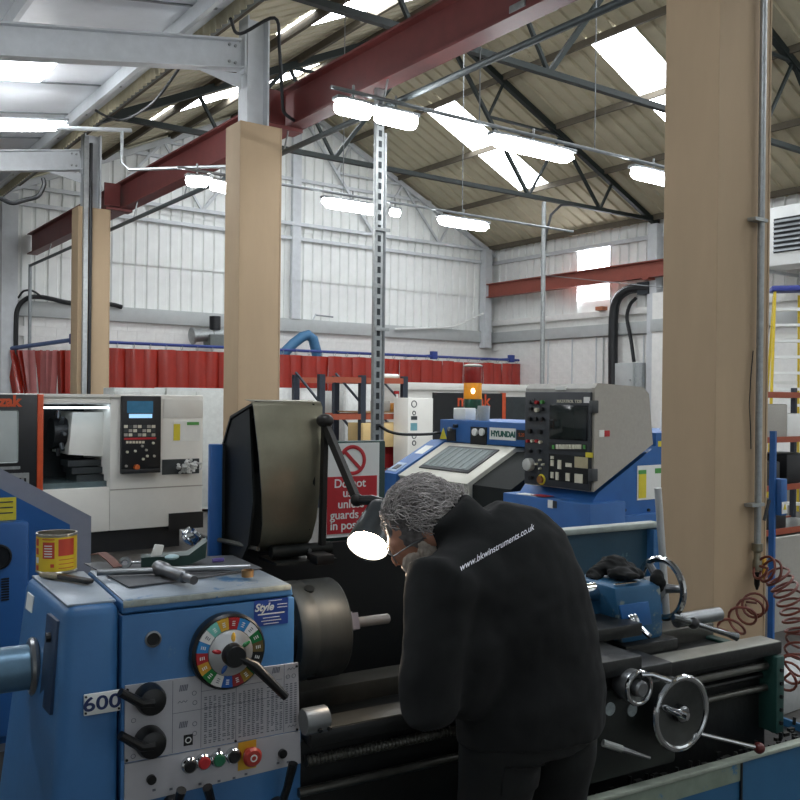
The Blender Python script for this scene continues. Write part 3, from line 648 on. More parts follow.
# ---- second turning centre far back
Y = 14.45
t = thing('turning_centre', 'white and black turning centre behind the stack light, in front of the curtain', 'machine', (12.6, 15.1, 0))
x0, x1, z0, z1 = RY(408, 384, 560, 391, Y)
part(MB().box(x0, x1, Y, Y+1.3, z0, z1, .01).box(x0, x1, Y+.05, Y+1.3, .25, z0), 'casing', mz_white, t, True)
part(MB().box(x0+.1, x1-.1, Y+.1, Y+1.2, 0, .26), 'base', mz_black, t, True)
part(qy(432, 393, 500, 470, Y+.05, .06), 'door', mz_black, t, True); part(qy(500, 393, 503.5, 470, Y+.05, .065), 'door_edge', orange, t, True)
part(qy(505, 397, 545, 470, Y+.05, .02), 'chamber', dark_in, t, True)
q = RY(455, 393, 492, 411, Y-.01)
text('mazak', 'lettering', orange, t, FACE_Y(V((q[0]+q[1])/2, Y-.012, (q[2]+q[3])/2+.02)), .36, .003, 'CENTER', 0, .006, True)
# white cabinet with symbols
Y = 11.5
x0, x1, z0, z1 = RY(408, 398, 433, 450, Y)
t = thing('control_cabinet', 'narrow white control cabinet with small symbols and blue display', 'cabinet', ((x0+x1)/2, Y+.2, 0))
part(MB().box(x0, x1, Y, Y+.4, 0, z1, .01), 'body', mz_white, t, True)
part(qy(410.5, 423, 417, 430.5, Y, .006), 'display', M('teal_display', '#6fa3ad', .3), t, True)
for py, r in ((404, .05), (413, .03), (418, .03), (436, .04), (443, .035)):
    p = P(414, py, y=Y); part(MB().torus(p-V(0, .003, 0), (0, 1, 0), r, .008, 16, 5) if py != 418 else MB().box(p.x-.06, p.x+.06, p.y-.006, p.y, p.z-.03, p.z+.03), 'symbol', key_d, t, True)
# ---- pallet rack
Y = 12.0; rb = M('rack_orange', '#984a32', .5, 0, .1); ru = M('rack_upright', '#232b38', .5)
xs = [P(321, 400, y=Y).x, P(362, 400, y=Y).x, P(404, 400, y=Y).x]
t = thing('pallet_rack', 'dark pallet rack with orange beams behind the perforated upright', 'rack', (xs[1], Y+.4, 0))
for x in xs:
    for dy in (0, .8): part(MB().box(x-.05, x+.05, Y+dy-.04, Y+dy+.04, 0, 2.06), 'upright', ru, t, True)
    for z in (.4, 1.0, 1.6): part(MB().bar((x, Y, z), (x, Y+.8, z+.5), .03, .03), 'brace', ru, t, True)
for dy in (-.03, .83):
    for a_, b_ in zip(xs, xs[1:]):
        for z in (1.98, 1.40, .5): part(MB().box(a_+.05, b_-.05, Y+dy-.02, Y+dy+.02, z-.045, z+.045), 'beam', rb, t, True)
part(MB().box(xs[1], xs[2], Y, Y+.8, 1.46, 1.48), 'shelf', M('ply_shelf', '#9c7f55', .7), t, True)
part(MB().box(xs[1], xs[2], Y, Y+.8, 2.0, 2.02), 'shelf', M('ply_shelf', '#9c7f55'), t, True)
bx = RY(363, 423, 408, 447, Y-.1)
one('cardboard_box', MB().box(bx[0], bx[1], Y-.1, Y+.35, bx[2], bx[3], .008), M('pale_cardboard', '#cdb27c', .8, 0, .05), 'long pale cardboard box on the orange rack below the shelf', 'box')
p = P(397, 412, y=Y+.1); p.z = 1.48
t = thing('spray_bottle', 'white spray bottle with red trigger on the rack shelf', 'bottle', p)
part(MB().rev([(.05, 0), (.055, .03), (.052, .16), (.02, .24), (.018, .29)], (0, 0, 0), (0, 0, 1), 14), 'bottle', paper, t)
part(MB().box(-.06, .03, -.02, .02, .29, .34, .006).box(.01, .025, -.012, .012, .22, .3), 'trigger', red_l, t)
p = P(391, 411, y=Y+.1); one('tub', MB().rev([(.05, 0), (.055, .01), (.055, .13), (.05, .14)], (p.x, p.y, 1.48), (0, 0, 1), 16), M('tub_orange', '#c98a3a', .5), 'small orange tub on the rack shelf beside the spray bottle', 'tub')
p = P(382, 411, y=Y+.15); one('parts_bin', MB().box(p.x-.1, p.x+.1, p.y-.1, p.y+.2, 1.48, 1.66, .01), mgrey, 'grey square bin on the rack shelf', 'bin')
p = P(389, 375.5, y=Y+.1); one('strip_light', MB().rev([(.02, -.2), (.04, -.17), (.04, .17), (.02, .2)], (p.x, p.y, 2.06), (1, 0, 0), 10), paper, 'white tube lying on top of the orange rack', 'tube')
p = P(392, 462, y=Y+.3); one('red_crate', MB().box(p.x-.3, p.x+.35, Y+.1, Y+.6, .55, .9, .01), red_l, 'red crate on the lower level of the orange rack', 'crate')
p = P(350, 440, y=Y+.3)
# ---- blue/white lathe with slanted window door (facing -X)
t = thing('cnc_lathe', 'blue and white machine tool with slanted windowed door and stack light', 'machine', (5.8, 6.6, 0))
pw = M('door_offwhite', '#c9c8bc', .45, 0, .06, 5)
Ya, Yb, Yc = 5.82, 6.85, 7.06
prof = [(4.95, .1), (4.95, .985), (5.5, 1.275), (6.4, 1.275), (6.4, .1)]
part(MB().prism(prof, 'y', Ya+.03, Yb), 'body', pw, t, True)
part(MB().prism([(4.9, .1), (4.9, 1.0), (5.48, 1.3), (6.4, 1.3), (6.4, .1)], 'y', Yb, Yc), 'side_body', mblue, t, True)
part(MB().prism([(4.99, .1), (4.99, .98), (5.5, 1.245), (6.4, 1.245), (6.4, .1)], 'y', Ya-.45, Ya+.03), 'open_chamber', M('chamber_dark', '#0e1412', .9, 0, .3, 8), t, True)
part(MB().box(4.86, 4.98, Ya-.45, Ya-.05, .1, .74, .01), 'apron_cover', mblue, t, True)
def slant(ya, yb, s0, s1, off, th, name, mat, bev=0, par=None):   # plate on the slanted door, s along the slope
    a = V(4.95, 0, .985); e = V(5.5, 0, 1.275)-a; n = V(-e.z, 0, e.x).normalized(); pts = []
    for o in (off, off+th):
        for yv, s_ in ((ya, s0), (yb, s0), (yb, s1), (ya, s1)): q = a+e*s_+n*o; pts.append(V(q.x, yv, q.z))
    return part(MB().hexa(pts, bev), name, mat, par or t, True)
dr = slant(Ya+.02, Yb-.01, -.04, .98, 0, .02, 'door', pw, .004)
slant(Ya+.16, Yb-.16, .2, .86, .02, .012, 'window_seal', mz_black, .003, dr); slant(Ya+.19, Yb-.19, .25, .81, .03, .006, 'window', M('grey_window', '#4d5b5b', .5, 0, .3, 10), 0, dr)
for i in range(7): yv = Ya+.24+i*.09; slant(yv, yv+.035, .27, .79, .036, .003, 'window_slat', M('slat_pale', '#6d7a78', .6), 0, dr)
slant(Yb+.04, Yb+.16, .55, .8, .03, .006, 'label', paper); slant(Yb+.05, Yc-.02, -.0, .25, .03, .01, 'side_plate', M('pale_blue_plate', '#9fb2c8', .5)); slant(Yb+.08, Yc-.06, .06, .18, .04, .005, 'digital_label', key_d)
part(MB().box(5.5, 6.3, Ya-.1, Yb+.1, 1.29, 1.505, .008), 'top_box', mblue, t, True)
X = 5.5
part(qx(490, 428, 516, 440, X, .006), 'badge', paper, t, True)
text('HYUNDAI', 'lettering', M('badge_green', '#1f5a50', .5, 0, 0), t, FACE_X(P(503, 434.3, x=X-.008)), .072, .002, 'CENTER', 0, .003, True)
part(qx(517, 430, 526, 440, X, .008), 'digital_display', mz_black, t, True)
text('S.20', 'lettering', M('display_amber', '#b0562a', .5, 0, 0), t, FACE_X(P(521.5, 435, x=X-.01)), .045, .002, 'CENTER', 0, 0, True)
part(qx(471, 427, 487, 447, X, .008), 'gauge_panel', mz_black, t, True)
for px in (475.5, 482.5):
    p = P(px, 432, x=X-.008); part(MB().cyl(p, p-V(.02, 0, 0), .034, n=18), 'gauge', paper, t, True)
part(qx(447.5, 429, 456, 441, X, .008), 'socket_plate', mz_black, t, True); p = P(451, 429, x=X-.01); part(MB().cyl(p, p-V(.03, 0, 0), .02, n=12), 'socket', galv, t, True); p = P(457, 426, x=X); part(MB().cyl(p, p-V(.04, 0, 0), .018, n=10), 'switch', mz_black, t, True)
p0, p1, p2 = P(440, 439, x=X-.004), P(446.5, 439, x=X-.004), P(443.3, 428, x=X-.004)
part(MB().prism([(p0.y, p0.z), (p1.y, p1.z), (p2.y, p2.z)], 'x', X-.008, X), 'hazard_label', yel, t, True)
p = P(472.5, 414, x=5.75); zb = 1.505
st = part(MB().rev([(.075, 0), (.075, .04), (.05, .05), (.05, .1), (.07, .11)], (5.75, p.y, zb), (0, 0, 1), 20), 'stack_light', mgrey, t, True)
H0 = P(472.5, 411, x=5.75).z; H = [H0, P(472.5, 399, x=5.75).z, P(472.5, 383, x=5.75).z, P(472.5, 367, x=5.75).z]
part(MB().cyl((5.75, p.y, zb+.05), (5.75, p.y, H[0]), .07, n=16), 'stem', mgrey, st, True)
for i, (nm, m_) in enumerate((('green_lens', M('lens_green', '#123c2c', .2, 0, 0)), ('amber_lens', M('lens_amber', '#d08a1c', .25, 0, .1, emit=.12, ecol='#e89018')), ('red_lens', M('lens_red', '#8c1a14', .2, 0, .1)))):
    part(MB().rev([(.088, 0), (.09, .01), (.09, H[i+1]-H[i]-.01), (.086, H[i+1]-H[i])], (5.75, p.y, H[i]), (0, 0, 1), 24), nm, m_, st, True)
q = P(473, 391, x=5.655); part(MB().ell(q, (.012, .028, .028), 10, 8), 'lamp_glow', M('lamp_glow', '#fff3c8', .3, 0, 0, emit=3, ecol='#fff0c0'), st, True)
part(MB().rev([(.09, 0), (.098, .01), (.09, .02), (.05, .03)], (5.75, p.y, H[3]), (0, 0, 1), 24), 'cap', mgrey, st, True)
q = P(482, 421, x=5.6)
t = thing('jug', 'grey plastic jug on the blue machine beside the stack light', 'jug', (5.62, q.y, 1.505))
part(MB().rev([(.05, 0), (.055, .01), (.06, .12), (.058, .14)], (0, 0, 0), (0, 0, 1), 18), 'body', M('jug_grey', '#a9adab', .4), t); part(MB().tube([(0, .055, .12), (0, .1, .1), (0, .1, .05), (0, .055, .03)], .008), 'handle', M('jug_grey', '#a9adab'), t)
q = P(463, 420, x=5.62); one('white_carton', MB().box(5.56, 5.7, q.y-.1, q.y+.08, 1.505, 1.62, .01), paper, 'small white carton on the blue machine behind the jug', 'carton')
one('hanging_cable', MB().tube(sm_([P(379, 425, x=4.86), P(388, 431, x=4.95), P(400, 434, x=5.05), P(415, 434.5, x=5.2), P(430, 434, x=5.35), P(440, 433, x=5.5)]), .014), black_cable, 'black cable sagging from the perforated upright to the blue machine', 'cable')
# ---- second blue machine with grey control hood
t = thing('cnc_lathe', 'blue machine tool with grey hooded control console and dark screen', 'machine', (5.4, 4.8, 0))
X = 4.9; Y0, Y1 = 4.41, 5.10
def S(px, py, y=Y0): q = P(px, py, y=y); return (q.x, q.z)
hp = [(X, 1.055), (X, 1.80), (X+.03, 1.835), S(643, 387), S(649, 394), S(653, 444)]
part(MB().prism(hp, 'y', Y0, Y0+.03), 'hood_side', mgrey, t, True)
part(MB().prism([(a+.004, b_-.004) for a, b_ in hp], 'y', Y0+.03, Y1+.02), 'hood', M('hood_top_grey', '#a7a6a0', .5), t, True)
dk = M('console_face', '#30353a', .5, 0, .08)
fp = part(MB().box(X-.025, X, Y0+.02, Y1, 1.06, 1.77, .006), 'console', dk, t, True); xf = X-.025
part(qx(550, 405, 588, 440, xf, .008, .004), 'screen', scr, fp, True); part(qx(551.5, 407, 586.5, 438.5, xf-.006, .004, .003), 'glass', M('crt_glass', '#1d2524', .08, 0, 0), fp, True)
part(qx(549, 443, 587, 451, xf, .006), 'softkey_panel', mz_black, fp, True)
for i in range(8): part(qx(556.5+i*3.2, 444.5, 559+i*3.2, 449, xf-.006, .008), 'softkey', keyw, fp, True)
for px in (552.5, 583.5): part(qx(px, 445, px+2, 449, xf-.006, .006), 'softkey', grn, fp, True)
part(qx(549, 455, 588, 482, xf, .004), 'key_panel', scr, fp, True)
for j, (px, py, w, h, m_) in enumerate([(551, 456, 3, 3, keyw), (551, 460, 3, 6, keyw), (558, 460, 3.5, 9, keyw), (566, 463, 6, 4, keyw), (575, 457, 13, 11, M('key_tan', '#b3a988', .5)), (556, 472, 3, 8, keyw), (566, 473, 4, 8, keyw), (575, 474, 8, 9, keyw), (551, 472, 3, 6, keyw), (586, 452.5, 7, 5, yel)]):
    part(qx(px, py, px+w, py+h, xf-.003, .006), 'keypad', m_, fp, True)
for px, py, r, m_ in ((531, 402, .022, key_d), (535, 401, .022, key_d), (538, 402.5, .02, red_l), (543.5, 402, .02, grn), (532, 409, .02, mz_black), (538, 410, .024, keyw), (543, 409, .02, mz_black), (531, 419, .022, mz_black), (537, 419, .022, mz_black), (543, 419, .022, mz_black),
        (531, 431, .026, mz_black), (541, 432, .026, mz_black), (529, 441, .017, red_l), (533.5, 441, .017, keyw), (538, 441, .017, red_l), (541.5, 442, .017, keyw), (531, 451, .02, mz_black), (540, 451, .02, mz_black), (541, 460, .012, keyw), (537.5, 464, .012, keyw), (544, 464.5, .012, keyw), (541, 468.5, .012, keyw), (532, 478, .024, mz_black), (541.5, 479.5, .04, M('stop_amber', '#8a5a2c', .4))):
    p = P(px, py, x=xf); part(MB().cyl(p, p-V(.025, 0, 0), r*.7, n=12), 'button', m_, fp, True)
p = P(541.5, 479.5, x=xf); part(MB().torus(p, (1, 0, 0), .034, .008, 18, 6), 'stop_ring', yel, fp, True)
p = P(530.5, 464.5, x=xf); part(MB().rev([(.05, 0), (.05, .03), (.045, .045), (.02, .05)], p, (-1, 0, 0), 22), 'jog_dial', M('dial_silver', '#c9ccc8', .3, .3), fp, True)
text('MAZATROL T32B', 'lettering', keyw, fp, FACE_X(P(569, 401.5, x=xf-.002)), .032, .001, 'CENTER', 0, .0005, True)
q = P(561, 391.5, x=X); part(MB().box(X+.0-.012, X+.02, q.y-.05, q.y+.05, 1.785, 1.81), 'maker_plate', paper, t, True)
part(qx(584, 397, 590, 403, xf, .004), 'tape', paper, fp, True)
for z in (1.62, 1.13): part(MB().box(X-.03, X+.03, Y0-.012, Y0+.03, z, z+.09, .006), 'hinge', key_d, t, True)
part(qy(599, 430, 604, 437, Y0, .003), 'warning_sticker', paper, t, True); part(qy(604.5, 430.5, 609.5, 436.5, Y0, .003), 'warning_sticker', red_l, t, True)
part(MB().box(4.82, 5.2, 4.37, 5.28, 0, .975, .008), 'front_cabinet', mblue, t, True)
part(MB().prism([S(592, 503, 4.44), S(598, 493, 4.44), S(656, 446, 4.44), S(656, 433, 4.44), (7.0, S(656, 433, 4.44)[1]), (7.0, .05), (S(592, 503, 4.44)[0], .05)], 'y', 4.44, 5.2), 'slant_body', mblue, t, True)
part(qy(637, 465, 668, 499, 4.44, .004), 'notice', paper, t, True); part(qy(638.5, 472, 646, 498, 4.436, .003), 'notice_strip', yel, t, True); part(qy(638.5, 470, 646, 474, 4.436, .004), 'notice_header', grn, t, True); part(qy(655, 468, 668, 473, 4.436, .003), 'notice_header', grn, t, True)
part(qy(658, 441, 664, 446.5, 4.44, .003), 'sticker', yel, t, True)
part(qx(548, 500, 553, 508, 4.82, .003), 'warning_sticker', paper, t, True); part(qx(553, 501, 557, 508, 4.82, .004), 'warning_sticker', dk, t, True)
part(MB().box(5.0, 7.0, 4.40, 4.44, .60, .86, .006), 'lower_cover', mblue, t, True)
for px in (600, 624, 648): p = P(px, 510, y=4.44); part(MB().cyl(p, p-V(0, .015, 0), .012, n=8), 'knob', mz_black, t, True)
q = P(533, 489, x=4.95); one('paper_slip', MB().box(4.83, 4.98, q.y-.16, q.y+.06, .976, .98), paper, 'paper slip lying under the grey control console', 'paper')
q = P(542, 491, x=4.9); one('red_card', MB().box(4.83, 4.93, q.y-.1, q.y+.05, .982, .985), red_l, 'red and white card lying under the grey control console', 'card')
p = P(664, 430, y=4.7); p.z = S(656, 433, 4.44)[1]
one('spray_can', MB().rev([(.032, 0), (.032, .15), (.02, .17), (.018, .2)], p, (0, 0, 1), 14), paper, 'white can on the blue machine against the tan column', 'can')

# ---- blue machine at the left with grey sloped edge
Y = 4.6
t = thing('cnc_lathe', 'blue machine end with grey sloped border behind the yellow tin', 'machine', (.3, 5.4, 0))
gm = M('machine_grey_border', '#8b8f9c', .5, 0, .05)
part(MB().prism([(-.7, 0), (1.40, 0), (1.40, 1.10), (.5, 1.64), (-.7, 1.64)], 'y', Y, Y+1.7), 'body', gm, t, True)
part(MB().prism([(-.6, .05), (1.287, .05), (1.287, 1.07), (.968, 1.262), (.45, 1.57), (-.6, 1.57)], 'y', Y-.03, Y), 'end_panel', mblue, t, True)
x0, x1, z0, z1 = RY(-60, 522, 25, 800, Y-.03)
part(MB().box(x0, x1, Y-.1, Y-.03, .1, z1, .02), 'access_cover', mblue, t, True)
part(qy(-25, 498, 16, 521, Y-.03, .004), 'label', yel, t, True)
for i in range(3): part(qy(-20, 502+i*5.5, 13, 503.2+i*5.5, Y-.034, .002), 'print_line', key_d, t, True)
p = P(-2, 557, y=Y-.1); part(MB().rev([(.06, 0), (.06, .012), (.052, .014), (.05, .002)], p, (0, -1, 0), 24), 'port_ring', mz_black, t, True)
for i in range(9): part(qy(1, 578+i*2.6, 9, 579.6+i*2.6, Y-.1, .004), 'vent_slot', mz_black, t, True)

# ---- right hand side: step ladder, rack, blue post
lc = P(786, 390, d=13.4)
t = thing('step_ladder', 'yellow step ladder with white treads and blue top beyond the tan column', 'ladder', (lc.x, lc.y, 0), -math.radians(52))
ly = M('ladder_yellow', '#cdb32a', .5)
fr = lambda z: -.55+z*.13
bk = lambda z: .75-z*.2
def sx(side, z): return side*(.30-.035*z)
for sd in (-1, 1):
    part(MB().bar((sx(sd, 0), fr(0), 0), (sx(sd, 3.36), fr(3.36), 3.36), .035, .09, (0, 1, 0)), 'front_stile', ly, t)
    part(MB().bar((sx(sd, 0)*.94, bk(0), 0), (sx(sd, 3.3)*.94, bk(3.3), 3.3), .03, .05, (0, 1, 0)), 'rear_stile', ly, t)
for i in range(13):
    z = .25+i*.235; part(MB().box(sx(-1, z)+.01, sx(1, z)-.01, fr(z)-.04, fr(z)+.07, z-.02, z+.02), 'tread', paper, t)
for z in (.6, 1.3, 2.0, 2.7): part(MB().box(sx(-1, z), sx(1, z), bk(z)-.015, bk(z)+.015, z-.025, z+.025), 'rear_brace', paper, t)
part(MB().box(sx(-1, 3.4)-.05, sx(1, 3.4)+.05, -.2, .15, 3.34, 3.42, .015), 'top_cap', M('ladder_blue', '#34408f', .5), t)
t = thing('storage_rack', 'storage rack with thin red beams beyond the tan column', 'rack', (10.7, 6.55, 0))
for x in (9.6, 11.6):
    for y in (6.25, 6.85): part(MB().box(x-.03, x+.03, y-.03, y+.03, 0, 1.9), 'upright', ru, t, True)
for z in (1.80, 1.25, .66, .12):
    for y in (6.23, 6.87): part(MB().box(9.6, 11.6, y-.015, y+.015, z-.04, z+.03), 'beam', rb, t, True)
    part(MB().box(9.6, 11.6, 6.25, 6.85, z-.0, z+.012), 'shelf', galv, t, True)
for i, (x, z, w, h, m_, lab) in enumerate(((9.95, 1.262, .55, .42, mgrey, 'large grey case on the upper shelf of the red rack'), (10.5, 1.262, .5, .3, paper, 'pale box on the upper shelf of the red rack'), (9.85, .672, .5, .3, mz_black, 'black crate on the middle shelf of the red rack'), (10.5, .672, .6, .38, mz_black, 'black case on the middle shelf of the red rack'), (9.9, .132, .6, .36, mz_black, 'black crate on the bottom shelf of the red rack'))):
    one('storage_case', MB().box(x, x+w, 6.28, 6.75, z, z+h, .02), m_, lab, 'case', 'cases on the red rack')
t = thing('machine_post', 'blue steel post with blue switch box and warning label', 'post', P(772, 640, d=6.3)*1)
t.location.z = 0; FR[t.name] = Matrix.Translation(t.location)
w0 = P(772.5, 500, d=6.3)
part(MB().box(w0.x-.012, w0.x+.012, w0.y-.02, w0.y+.02, 0, P(772, 431, d=6.3).z), 'post', mblue, t, True)
q = P(781, 497, d=6.2)
part(MB().box(w0.x+.012, w0.x+.085, w0.y-.06, w0.y+.04, P(781, 517, d=6.2).z, P(781, 480, d=6.2).z, .006), 'switch_box', mblue, t, True)
part(MB().box(w0.x+.016, w0.x+.08, w0.y-.064, w0.y-.06, P(781, 515, d=6.2).z, P(781, 503, d=6.2).z), 'warning_label', paper, t, True)
q = V(w0.x+.048, w0.y-.068, P(781, 508, d=6.2).z); part(MB().prism([(q.x-.018, q.z-.02), (q.x+.018, q.z-.02), (q.x, q.z+.02)], 'y', q.y, q.y+.004), 'hazard_triangle', yel, t, True)
q = P(790, 610, d=6.8); one('grey_sheet', MB().box(q.x-.25, q.x+.6, q.y, q.y+.03, 0, .7), mgrey, 'pale grey metal sheet standing behind the red coiled hose', 'panel')

# ================================================================== THE LATHE
LO, LA = V(.756, 2.228, 0), math.radians(-6)
LM = Matrix.Translation(LO) @ Matrix.Rotation(LA, 4, 'Z'); LI = LM.inverted()
def Lp(px, py, v=None, z=None, u=None):
    o = LI @ CAM; d = (LI.to_3x3()) @ ray(px, py)
    k = (v-o.y)/d.y if v is not None else (z-o.z)/d.z if z is not None else (u-o.x)/d.x
    return o+d*k
lblue = M('lathe_blue', '#376a9b', .45, 0, .1, 7, .05, 60, wear='#5f7f95', wamt=.18, wscale=12)
lworn = M('worn_blue_grey', '#8d9aa6', .4, .2, .2, 9, wear='#3f6f98', wamt=.35, wscale=7)
plate = M('engraved_plate', '#b9b9bd', .4, .25, .06, 8); blackp = M('black_plastic', '#101214', .35, 0, .1)
oily = M('oily_iron', '#1d1f1f', .4, .3, .3, 10, .1, 40); way_m = M('ground_way', '#4b4a44', .42, .4, .25, 8); dkgreen = M('dark_green_paint', '#1d3a36', .5, 0, .2)
navy = M('navy_print', '#20305f', .5, 0, 0); ink = M('print_ink', '#666972', .6, 0, 0)
T = thing('engine_lathe', 'large blue engine lathe with coloured speed dial and chuck', 'lathe', LO, LA)
# end cover
ec = part(MB().hexa([(-.19, -.012, .08), (-.004, -.012, .08), (-.004, .47, .08), (-.30, .47, .08), (-.135, 0, 1.2), (-.004, 0, 1.2), (-.004, .46, 1.2), (-.165, .46, 1.2)], .028, 3), 'end_cover', lblue, T)
part(MB().hexa([(-.128, .02, 1.196), (-.01, .02, 1.196), (-.01, .44, 1.196), (-.152, .44, 1.196), (-.128, .02, 1.2025), (-.01, .02, 1.2025), (-.01, .44, 1.2025), (-.152, .44, 1.2025)], .002), 'worn_top', lworn, ec)
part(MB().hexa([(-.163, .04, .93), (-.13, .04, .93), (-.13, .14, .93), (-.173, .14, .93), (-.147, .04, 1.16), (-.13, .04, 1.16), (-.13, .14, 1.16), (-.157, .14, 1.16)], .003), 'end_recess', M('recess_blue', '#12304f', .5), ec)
p = Lp(45, 606, v=.13); part(MB().cyl((-.166, .09, 1.11), (-.13, .09, 1.11), .012, n=10), 'cover_bolt', oily, ec)
part(MB().hexa([(-.160, .33, 1.12), (-.160, .40, 1.12), (-.158, .40, 1.165), (-.158, .33, 1.165), (-.1675, .33, 1.12), (-.1735, .40, 1.12), (-.1685, .40, 1.165), (-.1635, .33, 1.165)]), 'asset_label', paper, ec)
a = Lp(-20, 668, v=.24); b_ = Lp(38, 664, v=.24)
tb = part(MB().rev([(.056, 0), (.056, .02), (.058, .03), (.058, 1)], (-1.15, .24, 1.0), (1, 0, 0), 24), 'spindle_tube', M('tube_blue_grey', '#5a7a90', .4, .4, .15), T)
part(MB().torus((-.175, .24, 1.0), (1, 0, 0), .064, .012, 24, 8), 'tube_collar', steel, T)
# badge 600
c = Lp(103, 702, v=-.012); hw = abs(Lp(122, 700, v=-.012).x-Lp(84, 700, v=-.012).x)/2
bd = part(MB().box(c.x-hw, c.x+hw-.004, -.016, -.008, c.z-.027, c.z+.025, .002), 'badge', paper, ec)
text('600', 'lettering', navy, bd, FACE_Y(V(c.x-.003, -.017, c.z-.001)) @ Matrix.Diagonal((1.28, 1, 1, 1)), .048, .0012, 'CENTER', 0, .0007)
for sx_ in (-1, 1):
    for sz in (-1, 1): part(MB().cyl((c.x+sx_*(hw-.006)-.002, -.016, c.z+sz*.02), (c.x+sx_*(hw-.006)-.002, -.019, c.z+sz*.02), .003, n=6), 'rivet', blackp, bd)
# headstock
hs = part(MB().box(0, .468, 0, .45, .3, 1.165, .006).box(.0, .49, -.002, .2, .3, .80, .004), 'headstock', lblue, T)
ld = part(MB().hexa([(0, .001, 1.168), (.464, .001, 1.168), (.464, .45, 1.168), (0, .45, 1.168), (.002, .004, 1.198), (.46, .004, 1.198), (.46, .446, 1.198), (.002, .446, 1.198)], .006, 3), 'headstock_lid', lblue, T)
part(MB().box(.006, .455, .008, .442, 1.196, 1.2015, .002), 'worn_top', lworn, ld)
part(MB().hexa([(.004, .0008, 1.183), (.458, .0008, 1.186), (.458, .01, 1.186), (.004, .01, 1.183), (.004, .004, 1.1995), (.458, .004, 1.1995), (.458, .012, 1.1995), (.004, .012, 1.1995)], .002), 'worn_edge', M('worn_edge', '#8f968f', .4, .2, .25, 30, wear='#376a9b', wamt=.4, wscale=25), ld)
def pl(px0, py0, px1, py1, v=0.0, th=.003, bev=0):           # plate on the headstock front
    m = (px0+px1)/2; a = Lp(px0, (py0+py1)/2, v=v); b = Lp(px1, (py0+py1)/2, v=v); z0 = Lp(m, py1, v=v).z; z1 = Lp(m, py0, v=v).z
    return MB().box(a.x, b.x, v-th, v, z0, z1, bev)
up = part(MB().hexa([(.009, -.006, .797), (.483, -.006, .797), (.483, 0, .797), (.009, 0, .797), (.009, -.006, .990), (.477, -.006, .984), (.477, 0, .984), (.009, 0, .990)]), 'chart_plate', plate, T)
lo = part(MB().hexa([(.009, -.008, .69), (.487, -.008, .705), (.487, 0, .705), (.009, 0, .69), (.009, -.008, .794), (.484, -.008, .794), (.484, 0, .794), (.009, 0, .794)]), 'button_plate', plate, T)
# printed charts
b = MB()
def pr(u0, u1, z0, z1): b.box(u0, u1, -.0068, -.006, z0, z1)
for u in (.128, .203, .298, .435): pr(u, u+.0012, .80, .985)
pr(.128, .43, .9, .901); pr(.203, .43, .946, .947)
random.seed(3)
for blk0, blk1 in ((.212, .29), (.306, .38), (.386, .43)):
    u = blk0
    while u < blk1:
        z = .808
        while z < .932:
            if random.random() < .9: pr(u, u+random.uniform(.005, .009), z, z+.0026)
            z += .0052
        u += .0125
u = .44
while u < .472:
    z = .822
    while z < .93:
        pr(u, u+.007, z, z+.003); z += .0062
    u += .013
for (u, z) in ((.145, .955), (.235, .965), (.325, .965), (.40, .965), (.145, .86)):
    for i in range(5): b.hexa([(u+i*.0045, -.0068, z), (u+i*.0045+.0028, -.0068, z), (u+i*.0045+.0028, -.006, z), (u+i*.0045, -.006, z), (u+i*.0045+.003, -.0068, z+.016), (u+i*.0045+.0058, -.0068, z+.016), (u+i*.0045+.0058, -.006, z+.016), (u+i*.0045+.003, -.006, z+.016)])
for (u, z) in ((.142, .925), (.445, .968), (.448, .81)):
    for i in range(5): b.bar((u+i*.005, -.0065, z+(.005 if i % 2 else 0)), (u+(i+1)*.005, -.0065, z+(0 if i % 2 else .005)), .0015, .0008, (0, 1, 0))
for (u, z) in ((.447, .95), (.464, .95), (.185, .945), (.187, .92), (.187, .865), (.187, .84), (.03, .90), (.03, .81)): b.torus((u, -.0062, z), (0, 1, 0), .0055, .0008, 14, 4)
part(b, 'printed_chart', ink, up)
part(MB().box(.158, .182, -.0075, -.006, .812, .84), 'symbol_plate', blackp, up); part(MB().torus((.17, -.0078, .826), (0, 1, 0), .007, .0015, 14, 5), 'symbol', paper, up)
for u, z in ((.014, .98), (.014, .803), (.472, .975), (.475, .80), (.298, .80)): part(MB().cyl((u, -.006, z), (u, -.009, z), .0035, n=8), 'plate_screw', blackp, up)
# two selector levers
for py in (700, 743):
    c = Lp(151, py, v=-.03); lv = part(MB().rev([(.038, 0), (.038, .03), (.033, .045), (.02, .05)], (c.x, -.006, c.z), (0, -1, 0), 24), 'selector_knob', blackp, T)
    e = Lp(120, py-8, v=-.06)
    part(MB().tube([(c.x, -.045, c.z), (c.x-.03, -.05, c.z+.003), (e.x, -.062, e.z)], [.016, .013, .011], 10), 'lever', blackp, lv)
